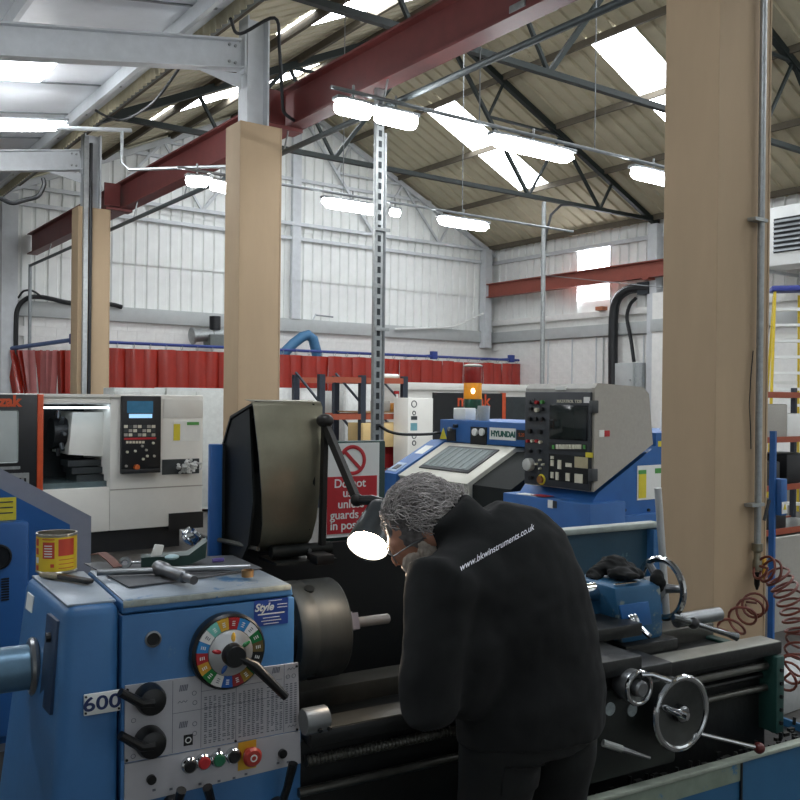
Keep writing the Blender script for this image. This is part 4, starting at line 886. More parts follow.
# buttons
for px, py, m_, cap in ((190, 766, blackp, 1), (204, 762.5, red_l, 1), (219, 760, M('button_green', '#1f6a4a', .4), 0), (234, 756.5, blackp, 1)):
    c = Lp(px, py, v=-.02); bt = part(MB().rev([(.021, 0), (.021, .012), (.018, .016), (.0165, .016), (.0165, .012)], (c.x, -.008, c.z), (0, -1, 0), 22), 'push_button', chrome, lo)
    part(MB().rev([(.016, 0), (.016, .008), (.013, .011)], (c.x, -.018, c.z), (0, -1, 0), 20), 'button_cap', m_, bt) if True else 0
yp = part(MB().box(*sorted((Lp(238, 755, v=-.008).x, Lp(256, 755, v=-.008).x)), -.0095, -.008, Lp(247, 769, v=-.008).z, Lp(247, 741, v=-.008).z), 'stop_plate', M('plate_yellow', '#d2a52a', .5, 0, .05), lo)
c = Lp(251, 755.5, v=-.03); part(MB().rev([(.014, 0), (.014, .02), (.024, .024), (.026, .034), (.02, .042)], (c.x, -.0095, c.z), (0, -1, 0), 24), 'stop_button', M('mushroom_red', '#b03a30', .4), yp)
part(MB().torus((c.x, -.052, c.z), (0, 1, 0), .008, .002, 16, 5), 'stop_mark', paper, yp)
for px, py in ((151, 779), (282, 753)): c = Lp(px, py, v=-.008); part(MB().cyl((c.x, -.008, c.z), (c.x, -.018, c.z), .012, n=16), 'blanking_plug', blackp, lo)
b = MB()
for px, py in ((219, 749), (234, 778), (219, 781), (246, 774), (171, 789), (200, 784), (154, 790), (278, 763), (288, 762)): c = Lp(px, py, v=-.008); b.box(c.x-.004, c.x+.004, -.0088, -.008, c.z-.003, c.z+.003)
part(b, 'printed_mark', ink, lo)
# lower gear levers
for (x0, y0), (x1, y1) in (((175, 800), (182, 791)), ((214, 806), (208, 788)), ((280, 802), (294, 764))):
    a, e = Lp(x0, y0+8, v=-.03), Lp(x1, y1, v=-.075)
    k_ = part(MB().cyl((a.x, 0, a.z), (a.x, -.035, a.z), .026, n=18), 'gear_knob', blackp, T); part(MB().tube([(a.x, -.03, a.z), ((a.x+e.x)/2, -.055, (a.z+e.z)/2), (e.x, -.07, e.z)], [.012, .011, .013], 10), 'gear_lever', blackp, k_)
# speed dial
c = Lp(228.5, 651, v=-.03); R_ = .094
dl = part(MB().rev([(R_*1.03, 0), (R_*1.06, .01), (R_*1.06, .035), (R_, .043), (R_*.985, .038), (R_*.3, .05)], (c.x, 0, c.z), (0, -1, 0), 48), 'speed_dial', blackp, T)
cols = ['#1f7a40', '#c4983a', '#1a1c1e', '#b02a2e', '#2f7fc0', '#e8e8e4', '#2f6fb0', '#c4983a', '#1f7a40', '#d2d2cc', '#2a5fb0', '#8e2a26', '#a8842e', '#1f6a3c', '#e8e6e0', '#3a8fd0', '#b02a2e', '#e0b83a']
cols = ['#1f7a40', '#ffffff', '#3a8fd0', '#b52a2e', '#e3b23c', '#7fd0c0', '#f2f2ee', '#3384c4', '#b52a2e', '#cf9a35', '#237a3c', '#dcdcd8', '#2a5fae', '#8e2a2c', '#9a7a2e', '#1d5a34', '#1b1d20', '#6a5a34']  # lower right segments darker: shading on the dial is put into their colours
n = len(cols); vf = -.0455
for i, h in enumerate(cols):
    a0 = 2*PI*i/n+.25; a1 = a0+2*PI/n*.985; b = MB(); pts = []
    for r, aa in ((.091, a0), (.091, (a0+a1)/2), (.091, a1), (.061, a1), (.061, (a0+a1)/2), (.061, a0)): pts.append((c.x+r*math.cos(aa), c.z+r*math.sin(aa)))
    b.prism(pts, 'y', vf-.0015, vf+.006); sg = part(b, 'dial_segment', M('dial_'+h[1:], h, .25, 0, .05, 20, coat=.4), dl)
    am = (a0+a1)/2; b = MB()
    for k_ in range(3): b.bar((c.x+(.071+k_*.005)*math.cos(am)-.004*math.sin(am), vf-.002, c.z+(.071+k_*.005)*math.sin(am)+.004*math.cos(am)), (c.x+(.071+k_*.005)*math.cos(am)+.004*math.sin(am), vf-.002, c.z+(.071+k_*.005)*math.sin(am)-.004*math.cos(am)), .0022, .0008, (0, 1, 0))
    part(b, 'figures', paper if h not in ('#ffffff', '#f2f2ee', '#dcdcd8') else ink, sg)
part(MB().rev([(.0595, 0), (.0595, .008), (.057, .0095), (.03, .02)], (c.x, -.042, c.z), (0, -1, 0), 40), 'dial_plate', M('spun_aluminium', '#c4c6c6', .3, .6, .05), dl)
for aa, h in ((2.9, '#b52a2e'), (1.5, '#e3b23c'), (.5, '#237a3c'), (4.2, '#2a5fae')):
    part(MB().ell((c.x+.04*math.cos(aa), -.0585, c.z+.04*math.sin(aa)), (.016, .004, .006), 12, 6, Matrix.Rotation(-aa, 3, 'Y')), 'pointer', M('dial_'+h[1:], h), dl)
hb = part(MB().rev([(.03, 0), (.03, .03), (.026, .036)], (c.x+.0, -.055, c.z), (0, -1, 0), 26), 'dial_hub', blackp, dl)
e = Lp(286, 697, v=-.1); part(MB().tube([(c.x, -.078, c.z), (c.x+.035, -.084, c.z-.02), (c.x+.05, -.088, c.z-.03), (e.x, e.y, e.z)], [.012, .010, .014, .011], 10), 'dial_lever', blackp, hb)
# sticker and peephole
sk = part(pl(254, 599, 288, 625, 0, .0015), 'service_sticker', M('sticker_blue', '#26479a', .4), hs)
c = Lp(263, 607.5, v=0); text('Style', 'lettering', paper, sk, FACE_Y(V(c.x+.002, -.002, c.z)), .028, .0004, 'CENTER', .3, .0008)
b = MB()
for i, (w, py, dx) in enumerate(((16, 600, 4), (12, 603.5, 11), (12, 606.5, 11), (32, 613.5, 0), (20, 617, 0), (24, 620, 0), (18, 623, 0))):
    q = Lp(271+dx, py-.12*0, v=0); b.box(q.x-w*.0012, q.x+w*.0012, -.0021, -.0015, q.z-.0012, q.z+(.0022 if i == 3 else .0006))
part(b, 'print_line', paper, sk)
c = Lp(153, 639, v=0); oh = part(MB().rev([(.021, 0), (.021, .004), (.017, .005), (.016, .001)], (c.x, 0, c.z), (0, -1, 0), 24), 'sight_glass_rim', steel, hs); part(MB().cyl((c.x, .0, c.z), (c.x, -.002, c.z), .016, n=20), 'sight_glass', blackp, oh)
# chuck
ax_v, ax_z = .215, 1.012
ch = part(MB().rev([(.06, 0), (.145, .001), (.148, .006), (.148, .05), (.146, .055), (.146, .062), (.148, .067), (.148, .158), (.142, .165), (.05, .167)], (.522, ax_v, ax_z), (1, 0, 0), 56), 'chuck', M('chuck_steel', '#3d403f', .5, .3, .12, 10, stretch=(6, 1, 1)), T)
part(MB().cyl((.465, ax_v, ax_z), (.524, ax_v, ax_z), .11, n=36), 'spindle_nose', oily, T)
for a in (.35, 2.45, 4.55):
    d_ = V(0, -math.cos(a), math.sin(a)); s_ = V(0, math.sin(a), math.cos(a)); q = V(.69, ax_v, ax_z)+d_*.055
    part(MB().bar(q-d_*.035, q+d_*.055, .05, .032, (1, 0, 0)).bar(q+V(.04, 0, 0)-d_*.035, q+V(.04, 0, 0)+d_*.012, .05, .032, (1, 0, 0)), 'chuck_jaw', M('jaw_steel', '#8f8c96', .45, .3, .1), ch)
for a in (1.15, 3.24, 5.33):
    d_ = V(0, -math.cos(a), math.sin(a)); q = V(.58, ax_v, ax_z)+d_*.142; part(MB().cyl(q, q+d_*.009, .016, n=16), 'key_socket', oily, ch)
# bed
part(MB().box(.44, 2.45, .02, .40, .30, .74).box(.47, 2.45, .0, .02, .705, .76), 'bed', oily, T)
part(MB().box(.50, 2.462, -.045, .055, .755, .80, .004), 'front_way', oily, T); part(MB().box(.50, 2.462, .28, .39, .735, .80, .004), 'rear_way', way_m, T)
part(MB().box(2.415, 2.46, -.06, .35, .46, .752, .006), 'end_bracket', M('bracket_green', '#20443e', .5, 0, .15, wear='#7a8078', wamt=.2), T)
for z in (.5, .55, .6, .65, .7): part(MB().cyl((2.438, -.06, z), (2.438, -.068, z), .008, n=6), 'bracket_bolt', oily, T)
b = MB(); prof = []; u = .5
while u < 1.2: prof += [(.0165, u), (.0135, u+.006)]; u += .012
prof += [(.0165, 1.21), (.0165, 2.42)]
part(b.rev(prof, (0, -.01, .708), (1, 0, 0), 12), 'lead_screw', M('oily_rod', '#53534e', .3, .6, .2), T, ang=20)
part(MB().cyl((.48, -.01, .625), (2.42, -.01, .625), .013, n=12), 'feed_rod', M('oily_rod', '#53534e', .3, .6, .2), T); part(MB().cyl((1.8, .01, .665), (2.42, .01, .665), .01, n=10), 'control_rod', oily, T)
c = Lp(315, 720, v=-.06); sc = part(MB().rev([(.034, 0), (.036, .004), (.036, .066), (.032, .07)], (.47, c.y, c.z), (1, 0, 0), 26), 'shaft_coupling', M('coupling_steel', '#7c7f80', .4, .5), T)
for du in (.03, .058): part(MB().cyl((.475+du, c.y-.03, c.z-.016), (.475+du, c.y-.036, c.z-.019), .007, n=10), 'coupling_screw', blackp, sc)
# saddle, apron, slides
part(MB().box(1.12, 1.80, -.12, .42, .79, .835, .006), 'saddle', oily, T)
part(MB().box(1.15, 1.80, -.14, -.03, .50, .79, .012), 'apron', M('apron_dark_green', '#131917', .4, .1, .2), T)
part(MB().box(1.28, 1.62, -.16, .40, .835, .89, .006), 'cross_slide', oily, T); part(MB().box(1.35, 1.80, .02, .2, .89, .935, .006), 'compound_slide', oily, T)
part(MB().box(1.34, 1.5, .04, .18, .935, 1.02, .006), 'tool_post', oily, T)
ring = part(MB().rev([(.036, 0), (.04, .006), (.04, .014), (.034, .018), (.04, .024), (.04, .034), (.03, .04)], (1.80, .11, .915), (1, 0, 0), 26), 'compound_dial', chrome, T)
part(MB().tube([(1.84, .11, .915), (1.87, .08, .88), (1.88, .06, .865)], .01), 'compound_handle', chrome, T)
def wheel(c, d, R, r, name, spokes=0, disc=True, peg=None):
    w = part(MB().torus(c, d, R, r, 44, 10), name, chrome, T)
    d = Vector(d).normalized(); c = Vector(c)
    if disc: part(MB().rev([(.02, -.02), (R*.6, -.012), (R*.95, -.004), (R*.95, .002), (R*.6, -.006), (.02, -.01)], c, d, 40), 'wheel_web', M('wheel_web_steel', '#4d504f', .3, .7, .2), w)
    part(MB().rev([(.026, -.05), (.026, .012), (.02, .018)], c, d, 20), 'wheel_hub', steel, w)
    x, y = MB().frame(d)
    for i in range(spokes):
        a = 2*PI*i/spokes+.6; part(MB().bar(c, c+(x*math.cos(a)+y*math.sin(a))*R, .022, .014, d), 'spoke', steel, w)
    return w
cw = Lp(681, 713, v=-.2); hwz = cw.z
w = wheel((cw.x, -.2, cw.z), (0, -1, 0), .115, .011, 'carriage_handwheel', 0)
a, e = Lp(663, 707, v=-.205), Lp(688, 717, v=-.29)
part(MB().rev([(.01, 0), (.013, .01), (.011, .03), (.015, .06), (.012, (e-a).length)], a, e-a, 14), 'handle', chrome, w)
part(MB().cyl((cw.x, -.21, cw.z), (cw.x, -.12, cw.z), .03, n=18), 'wheel_shaft', oily, T)
part(MB().box(cw.x-.03, cw.x+.02, -.148, -.14, cw.z-.12, cw.z-.03), 'feed_label', M('worn_label', '#8a8a70', .6, 0, .3, 40), T)
c2 = Lp(639, 688, v=-.2); w2 = wheel((c2.x, -.2, c2.z), (0, -1, 0), .05, .008, 'cross_feed_handwheel', 0)
part(MB().rev([(.05, 0), (.052, .01), (.052, .05), (.045, .06)], (c2.x, -.13, c2.z), (0, -1, 0), 28), 'feed_dial', steel, w2)
e = Lp(670, 681, v=-.25); part(MB().tube([(c2.x, -.21, c2.z+.045), (c2.x+.03, -.225, c2.z+.045), tuple(e)], [.008, .008, .01], 10), 'handle', chrome, w2)
for px, py in ((610, 709), (632, 710)):
    c = Lp(px, py, v=-.141); part(MB().cyl((c.x, -.14, c.z), (c.x, -.143, c.z), .021, n=20), 'round_sticker', M('grey_sticker', '#8f9a9a', .5, 0, .3, 60), T)
a, e = Lp(688, 731, v=-.14), Lp(759, 748, v=-.2); lv = part(MB().tube([a, a.lerp(e, .5), e], .007, 8), 'engage_lever', chrome, T); part(MB().ell(e, (.02, .02, .02)), 'lever_ball', M('ball_red', '#5a1f1c', .35), lv)
a, e = Lp(603, 743, v=-.15), Lp(650, 758, v=-.2); lv = part(MB().tube([a, a.lerp(e, .4), e], [.008, .009, .005], 8), 'clutch_lever', steel, T); part(MB().cyl(a, a.lerp(e, .4), .012, n=10), 'lever_grip', M('grip_pale', '#8f938f', .4), lv)
# tailstock
ts = part(MB().hexa([(1.78, .1, .84), (1.99, .1, .84), (1.99, .36, .84), (1.78, .36, .84), (1.74, .1, 1.05), (1.975, .1, 1.045), (1.975, .35, 1.045), (1.74, .35, 1.05)], .018), 'tailstock', M('tailstock_blue', '#24587c', .5, 0, .12, 8, wear='#7d867f', wamt=.48, wscale=10), T)
part(MB().box(1.76, 2.02, .06, .4, .80, .845, .006), 'tailstock_base', oily, T)
part(MB().hexa([(1.78, .092, .9), (1.92, .092, .9), (1.92, .1, .9), (1.78, .1, .9), (1.76, .092, .985), (1.9, .092, .985), (1.9, .1, .985), (1.76, .1, .985)], .003), 'tailstock_panel', M('tailstock_panel_blue', '#1d5a94', .45), ts)
part(MB().cyl((1.58, ax_v, ax_z), (1.76, ax_v, ax_z), .035, n=20), 'quill', chrome, ts)
tw = wheel((2.09, ax_v, ax_z-.02), (1, 0, 0), .112, .013, 'tailstock_handwheel', 0, False)
part(MB().rev([(.05, -.09), (.05, -.02), (.028, -.01), (.028, .02)], (2.08, ax_v, ax_z-.02), (1, 0, 0), 24), 'wheel_boss', steel, tw)
for a in (.9, 3.0, 5.1): part(MB().tube([(2.08, ax_v, ax_z-.02), (2.095, ax_v+.06*math.cos(a), ax_z-.02+.06*math.sin(a)), (2.09, ax_v+.11*math.cos(a), ax_z-.02+.11*math.sin(a))], [.022, .016, .014], 10), 'spoke', steel, tw)
a, e = Lp(657, 488, v=.42), Lp(667, 636, v=.42); part(MB().cyl((a.x+.005, .42, a.z), (e.x, .42, .78), .015, n=14), 'upright_rod', M('bright_rod', '#c6c8c8', .3, .5, .05), T)
a, e = Lp(673, 617, v=.02), Lp(737, 637, v=-.06); lv = part(MB().tube([a, a.lerp(e, .3), a.lerp(e, .35), a.lerp(e, .85), e], [.014, .014, .01, .01, .016], 10), 'clamp_lever', M('dark_chrome', '#6a6e70', .25, .9), T); part(MB().ell(a.lerp(e, .32), (.022, .02, .022)), 'lever_boss', blackp, lv)
part(MB().cyl((2.18, .22, .855), (2.42, .22, .855), .028, n=20), 'stop_bar', steel, T)
# chip tray and pedestals
trb = M('tray_blue', '#275f86', .5, 0, .1, 6, wear='#6f8378', wamt=.25, wscale=6)
tr = part(MB().box(.40, 2.85, -.17, -.155, .12, .47).box(.40, 2.85, .62, .635, .3, .36).box(2.835, 2.85, -.17, .635, .3, .36).box(.4, 2.85, -.16, .63, .28, .30), 'chip_tray', trb, T)
part(MB().box(.40, 2.85, -.185, -.15, .462, .476, .003), 'tray_rim', M('tray_rim_worn', '#9ba396', .5, .2, .2), tr)
part(MB().box(.40, 2.08, -.174, -.17, .4, .46).box(.40, 2.08, -.1735, -.17, .395, .4), 'worn_strip', M('tray_worn', '#7d8a7c', .5, 0, .2, 10, wear='#2c6c96', wamt=.45, wscale=8), tr)
part(MB().box(2.078, 2.086, -.178, -.165, .3, .475), 'tray_joint', blackp, tr)
part(MB().box(-.2, .62, .0, .5, 0, .32, .01), 'pedestal', lblue, T); part(MB().box(1.9, 2.6, .0, .5, 0, .3, .01), 'pedestal', lblue, T)
b = MB(); random.seed(11)
for i in range(420):
    u, v_ = random.uniform(1.2, 2.78), random.uniform(-.14, .05); z = .30+random.uniform(0, .1)+.05*max(0, (u-2.0)); s_ = random.uniform(.006, .016)
    b.box(u-s_, u+s_, v_-s_*.5, v_+s_*.5, z, z+s_*.9) if i % 3 else b.cyl((u, v_, z), (u+.004, v_, z+.03), .007, n=6)
sw = part(b, 'swarf', M('dark_swarf', '#3a3c3a', .4, .6, .4, 30), tr); sw['kind'] = 'stuff'
part(MB().box(1.15, 2.83, -.15, .6, .3, .33), 'swarf_bed', oily, tr)
# splash backs
part(MB().box(.48, 1.72, .60, .62, .5, 1.20).box(.48, 1.72, .45, .62, .5, .52), 'rear_guard', M('rear_guard_black_shaded', '#17191a', .5, .2, .1), T)  # black guard; the operator's shadow is put into its dark colour too
sp = part(MB().box(1.72, 2.46, .60, .62, .45, 1.155), 'splash_back', M('splash_teal', '#1f4558', .45, 0, .12, 6, wear='#5f7c7e', wamt=.2), T)
part(MB().box(1.66, 2.46, .575, .64, 1.155, 1.18, .006), 'splash_rim', M('rim_pale', '#9aa39c', .5, .1, .2, 12, wear='#3d6f96', wamt=.3), sp)
part(MB().box(2.40, 2.46, .56, .60, .45, 1.15), 'splash_end', lblue, sp)
part(MB().box(.52, 1.13, -.042, .052, .80, .8025, .001), 'polished_way', way_m, T)
part(MB().box(1.83, 2.46, -.042, .052, .80, .8025, .001), 'polished_way', M('polished_way', '#a09f95', .35, .3, .15, 12), T)
# chuck guard, swung up
gs = M('guard_steel', '#8f8b78', .36, .75, .22, 4, .05, 30, wear='#5d5b4d', wamt=.35, wscale=3); gk = M('guard_black', '#1d201e', .5, .3, .25, 9)
gu0, gu1 = Lp(255, 402, v=.28).x, Lp(322, 402, v=.28).x
prof = [(.34, 1.707), (.285, 1.702), (.27, 1.685), (.262, 1.55), (.268, 1.42), (.285, 1.33), (.315, 1.27), (.36, 1.235), (.40, 1.225)]
b = MB(); rg = []
for v_, z in prof: rg.append([(gu0-.012+(1.72-z)*.11, v_, z), (gu0+.09, v_-.006, z), (gu1-.06, v_-.006, z), (gu1-(1.72-z)*.03, v_+.004, z), (gu1-(1.72-z)*.03, v_+.010, z), (gu1-.06, v_+.0, z), (gu0+.09, v_+.0, z), (gu0-.012+(1.72-z)*.11, v_+.006, z)])
gd = part(b.loft(rg), 'chuck_guard', gs, T, ang=50)
part(MB().prism([(.275, 1.696), (.55, 1.65), (.62, 1.56), (.62, 1.18), (.40, 1.20), (.30, 1.30), (.265, 1.45)], 'x', gu1-.035, gu1-.028), 'guard_end', gk, gd)
part(MB().prism([(.34, 1.68), (.50, 1.64), (.66, 1.45), (.66, 1.16), (.44, 1.16), (.34, 1.26), (.30, 1.4)], 'x', gu0+.004, gu0+.012), 'guard_end', gk, gd)
part(MB().prism([(.66, 1.45), (.50, 1.645), (.285, 1.696), (.283, 1.703), (.505, 1.653), (.667, 1.455), (.667, 1.16), (.66, 1.16)], 'x', gu0, gu1-.03), 'guard_back', gk, gd)
a0, a1 = Lp(209, 444, v=.56), Lp(221, 444, v=.56)
part(MB().box(a0.x, a1.x, .54, .57, 1.1, a0.z, .004), 'guard_post', mblue, gd)
part(MB().box(a1.x, gu0+.02, .56, .575, 1.1, a0.z, .003), 'rear_plate', gk, gd)
h0, h1 = Lp(273, 553, v=.30), Lp(333, 553, v=.30)
part(MB().box(h0.x, h1.x, .27, .42, 1.2, 1.208).cyl((h0.x, .32, 1.235), (h1.x, .32, 1.235), .02, n=14), 'guard_hinge', gk, gd)
part(MB().cyl(((h0.x+h1.x)/2+.02, .298, 1.235), ((h0.x+h1.x)/2+.02, .294, 1.235), .006, n=8), 'hinge_pin', steel, gd)

# workpiece in chuck
pts = [LM @ V(.69, ax_v, ax_z), LM @ V(.885, ax_v, ax_z)]
one('turned_bar', MB().rev([(.016, 0), (.016, (pts[1]-pts[0]).length-.004), (.013, (pts[1]-pts[0]).length)], pts[0], pts[1]-pts[0], 20), M('turned_bright', '#cfc9c4', .25, .5, .05), 'bright turned steel bar held in the chuck jaws', 'metal bar')

# ---- safety sign on dark board behind the lathe
sv = .68
a, e = Lp(325, 443, v=sv), Lp(386, 443, v=sv); zb = Lp(350, 546, v=sv).z; zt = a.z
t = thing('safety_sign', 'white and red safety sign on a dark green board behind the lathe', 'sign', LM @ V((a.x+e.x)/2, sv, zb), LA); FRs = FR[t.name]
def sg(px0, py0, px1, py1, v, name, mat, par, bev=0):
    A, B = Lp(px0, (py0+py1)/2, v=sv), Lp(px1, (py0+py1)/2, v=sv); m = (px0+px1)/2; z0, z1 = Lp(m, py1, v=sv).z, Lp(m, py0, v=sv).z
    me = MB().box(A.x, B.x, v-.004, v+.004, z0, z1, bev).mesh(); me.transform(LM); return link(name, me, mat, par, True)
me = MB().box(a.x-.01, e.x, sv, sv+.03, zb-.1, zt+.006, .008).mesh(); me.transform(LM); bo = link('board', me, dkgreen, t, True)
me = MB().box(a.x+.02, a.x+.06, sv+.005, sv+.028, .3, zb-.09).mesh(); me.transform(LM); link('stand', me, dkgreen, t, True)
sf = sg(326, 443, 378, 536, sv-.004, 'sign_face', paper, t); rp = sg(326, 476, 375.5, 532.5, sv-.006, 'red_panel', M('sign_red', '#b5202a', .45), sf)
c = Lp(351.5, 460, v=sv); sr = M('sign_red', '#b5202a')
me = MB().torus((c.x, sv-.009, c.z), (0, 1, 0), .049, .007, 40, 6, .3).bar((c.x-.034, sv-.009, c.z+.034), (c.x+.034, sv-.009, c.z-.034), .012, .004, (0, 1, 0)).mesh(); me.transform(LM); link('prohibition_mark', me, sr, sf, True)
for s_, px, py in (('Do not', 350, 483.5), ('use', 350, 493), ('unless', 351, 504), ('guards are', 353, 514.5), ('in position', 353, 525)):
    c = Lp(px, py, v=sv-.011); text(s_, 'lettering', paper, rp, LM @ FACE_Y(V(c.x, sv-.0112, c.z)), .044, .0006, 'CENTER', 0, .0006, True)

# ---- work lamp
t = thing('work_lamp', 'black jointed work lamp shining over the chuck', 'lamp', LM @ V(Lp(324, 545, v=.25).x, .25, 1.2), LA)
lk = M('lamp_black', '#2c2a28', .4, .3, .2); J1 = Lp(325, 424, v=.24); J0 = Lp(322, 545, v=.25); J2 = Lp(357, 500, v=.12); SH = Lp(381, 507, v=.05); BO = Lp(367.5, 546, v=-.03)
def lp_(b, n, m_, par): me = b.mesh(); me.transform(LM); return link(n, me, m_, par, True)
lp_(MB().box(J0.x-.03, J0.x+.03, .22, .30, 1.2, 1.23, .004), 'clamp', lk, t)
lp_(MB().bar(J0+V(0, 0, 0), J1, .016, .02), 'lower_arm', lk, t); lp_(MB().ell(J1+V(.0, 0, .01), (.028, .026, .022)), 'elbow', lk, t)
lp_(MB().bar(J1, J2, .02, .022), 'upper_arm', lk, t); lp_(MB().ell(J2, (.02, .02, .02)).tube([J2, J2.lerp(SH, .6)+V(0, 0, .012), SH+V(0, 0, .01)], [.014, .016, .018], 10), 'swivel', lk, t)
dv = (BO-SH).normalized(); ln = (BO-SH).length
sh = lp_(MB().rev([(.022, -.01), (.034, 0), (.040, .02), (.05, ln*.5), (.062, ln), (.060, ln), (.048, ln*.5), (.03, .02)], SH, dv, 32, False), 'shade', M('shade_grey', '#3d4244', .35, .6, .15), t)
lp_(MB().cyl(SH-dv*.012, SH-dv*.008, .022, n=20), 'shade_cap', lk, sh)
lp_(MB().rev([(.004, 0), (.03, .004), (.048, .012), (.055, .024), (.050, .034), (.03, .042), (.004, .045)], SH+dv*(ln-.032), dv, 28), 'bulb', M('lamp_bulb', '#fff4e0', .3, 0, 0, emit=45, ecol='#ffe9cf'), sh)

# ================================================================== LOOSE THINGS ON THE LATHE
ZT = 1.2035
def Lw(px, py, z=ZT): return LM @ Lp(px, py, z=z)
c = Lw(56.5, 571); t = thing('tin_can', 'open yellow and red tin standing on the lathe end cover', 'tin', c, LA)
R_, H_ = .0555, .113
part(MB().rev([(R_, 0), (R_*1.03, .002), (R_*1.03, .005), (R_, .007), (R_, H_-.006), (R_*1.03, H_-.004), (R_*1.03, H_), (R_*.93, H_), (R_*.93, .02)], (0, 0, 0), (0, 0, 1), 40), 'can', M('tin_metal', '#a9a59a', .3, .8, .1), t)
def wrap(a0, a1, z0, z1, name, mat, par, off=.0006, n=10):
    b = MB(); rr = R_+off; I = [[(rr*math.cos(a0+(a1-a0)*i/n), rr*math.sin(a0+(a1-a0)*i/n), z) for i in range(n+1)] for z in (z0, z1)]
    for i in range(n): b.bm.faces.new(b._v([I[0][i], I[0][i+1], I[1][i+1], I[1][i]]))
    bmesh.ops.remove_doubles(b.bm, verts=b.bm.verts, dist=1e-5); return part(b, name, mat, par, ang=60)
tin_y = M('tin_yellow', '#e0bf2a', .4, 0, .06); tin_r = M('tin_red', '#c2412c', .4, 0, .06)
wr = wrap(0, 2*PI, .008, H_-.008, 'label', tin_y, t, .0005, 40)
fa = math.atan2(-c.y, -c.x)-LA                                  # direction of the photographer
wrap(fa+.12, fa+.85, .05, .105, 'red_block', tin_r, wr, .001) if 0 else None
for a0, a1, z0, z1, m_ in ((.08, .95, .052, .1, tin_r), (-.72, -.1, .045, .092, tin_r), (-1.3, -1.02, .08, .1, tin_r), (-1.3, -1.02, .055, .073, tin_r), (-1.3, -1.02, .03, .047, paper), (-1.3, -1.02, .01, .024, tin_r), (.1, .95, .028, .030, tin_r), (.1, .95, .040, .042, tin_r), (.1, .95, .016, .018, tin_r), (-.75, -.1, .098, .101, tin_r), (-.3, -.12, .02, .03, tin_r)):
    wrap(fa+a0, fa+a1, z0, z1, 'print_block', m_, wr, .001)
for i in range(5): wrap(fa-.62, fa-.22, .05+i*.0075, .053+i*.0075, 'print_line', paper, wr, .0015)
a, e = Lw(43, 577), Lw(91, 585); d_ = (e-a).normalized(); t = thing('paint_brush', 'worn paint brush lying beside the yellow tin', 'brush', (a+e)/2)
part(MB().bar(a+V(0, 0, .008), a.lerp(e, .38)+V(0, 0, .009), .03, .012, bev=.004), 'bristles', M('dirty_bristle', '#8d8570', .9, 0, .2, 60), t, True); part(MB().bar(a.lerp(e, .34)+V(0, 0, .01), e+V(0, 0, .009), .024, .014, bev=.005), 'handle', blackp, t, True)
b = MB(); q = [Lw(84, 564), Lw(129, 588), Lw(205, 578), Lw(262, 569), Lw(232, 556)]
A = [V(p.x, p.y, ZT+.0005) for p in q]; B = [p+V(0, 0, .003) for p in A]
va, vb = b._v(A), b._v(B); b.bm.faces.new(va); b.bm.faces.new(vb)
for i in range(5): b.bm.faces.new((va[i], va[(i+1) % 5], vb[(i+1) % 5], vb[i]))
one('rubber_mat', b, M('rubber_grey', '#55585c', .7, 0, .12, 12), 'thin grey rubber mat lying on the headstock lid', 'mat')
ZM = ZT+.005
a, e = Lw(97, 572.5, ZM+.012), Lw(250, 567, ZM+.012); t = thing('chuck_key', 'long steel chuck key lying on the rubber mat', 'chuck key', (a+e)/2-V(0, 0, .012))
part(MB().cyl(a, e, .0095, n=16), 'tommy_bar', steel, t, True)
k0 = a.lerp(e, .40); k1 = Lw(194, 582.5, ZM+.012); part(MB().rev([(.014, -.014), (.021, -.01), (.021, .035), (.017, .042), (.017, (k1-k0).length*.75), (.012, (k1-k0).length*.78), (.012, (k1-k0).length)], k0+V(0, 0, .006), k1-k0, 18), 'key_shank', M('key_dark_steel', '#6d7074', .3, .8), t, True)
c = Lw(247.5, 577, ZM); one('brass_bush', MB().rev([(.014, 0), (.017, .001), (.017, .02), (.011, .02), (.011, .003)], c, (0, 0, 1), 24), M('brass', '#9a7850', .35, .7), 'small brass bush standing on the headstock lid', 'bush')
b = MB(); pts = [Lw(94, 554, ZM+.03), Lw(102, 553, ZM+.035), Lw(110, 559, ZM+.022), Lw(118, 567, ZM+.003)]
for p0, p1 in zip(pts, pts[1:]): b.bar(p0, p1, .03, .003)
one('leather_strip', b, M('brown_leather', '#7d5a52', .7), 'curled brown leather strip on the rubber mat', 'strip')
c = Lw(125, 563, ZM+.01); e = Lw(185, 560, ZM+.01); t = thing('ring_spanner', 'chrome ring spanner lying behind the chuck key', 'spanner', (c+e)/2-V(0, 0, .01)); d_ = (e-c).normalized()
part(MB().torus(c, V(0, 0, 1)*.6+V(-.3, -.7, 0), .014, .006, 20, 8), 'ring', chrome, t, True); part(MB().bar(c+d_*.016, e, .014, .007, bev=.002), 'shank', chrome, t, True)
t = thing('tool_box_tray', 'dark green dished tray of odds and ends behind the chuck key', 'tray', Lw(170, 561))
a, e = Lw(141, 566, ZM), Lw(188, 564, ZM); d_ = (e-a).normalized(); nrm = V(-d_.y, d_.x, 0)
part(MB().loft([[a-nrm*.02, a+nrm*.03, a+nrm*.03+V(0, 0, .03), a-nrm*.02+V(0, 0, .028)], [e-nrm*.02, e+nrm*.03, e+nrm*.03+V(0, 0, .035), e-nrm*.02+V(0, 0, .03)], [e+d_*.05-nrm*.02+V(0, 0, .02), e+d_*.05+nrm*.03+V(0, 0, .02), e+d_*.055+nrm*.03+V(0, 0, .075), e+d_*.055-nrm*.02+V(0, 0, .07)]]), 'tray', dkgreen, t, True)
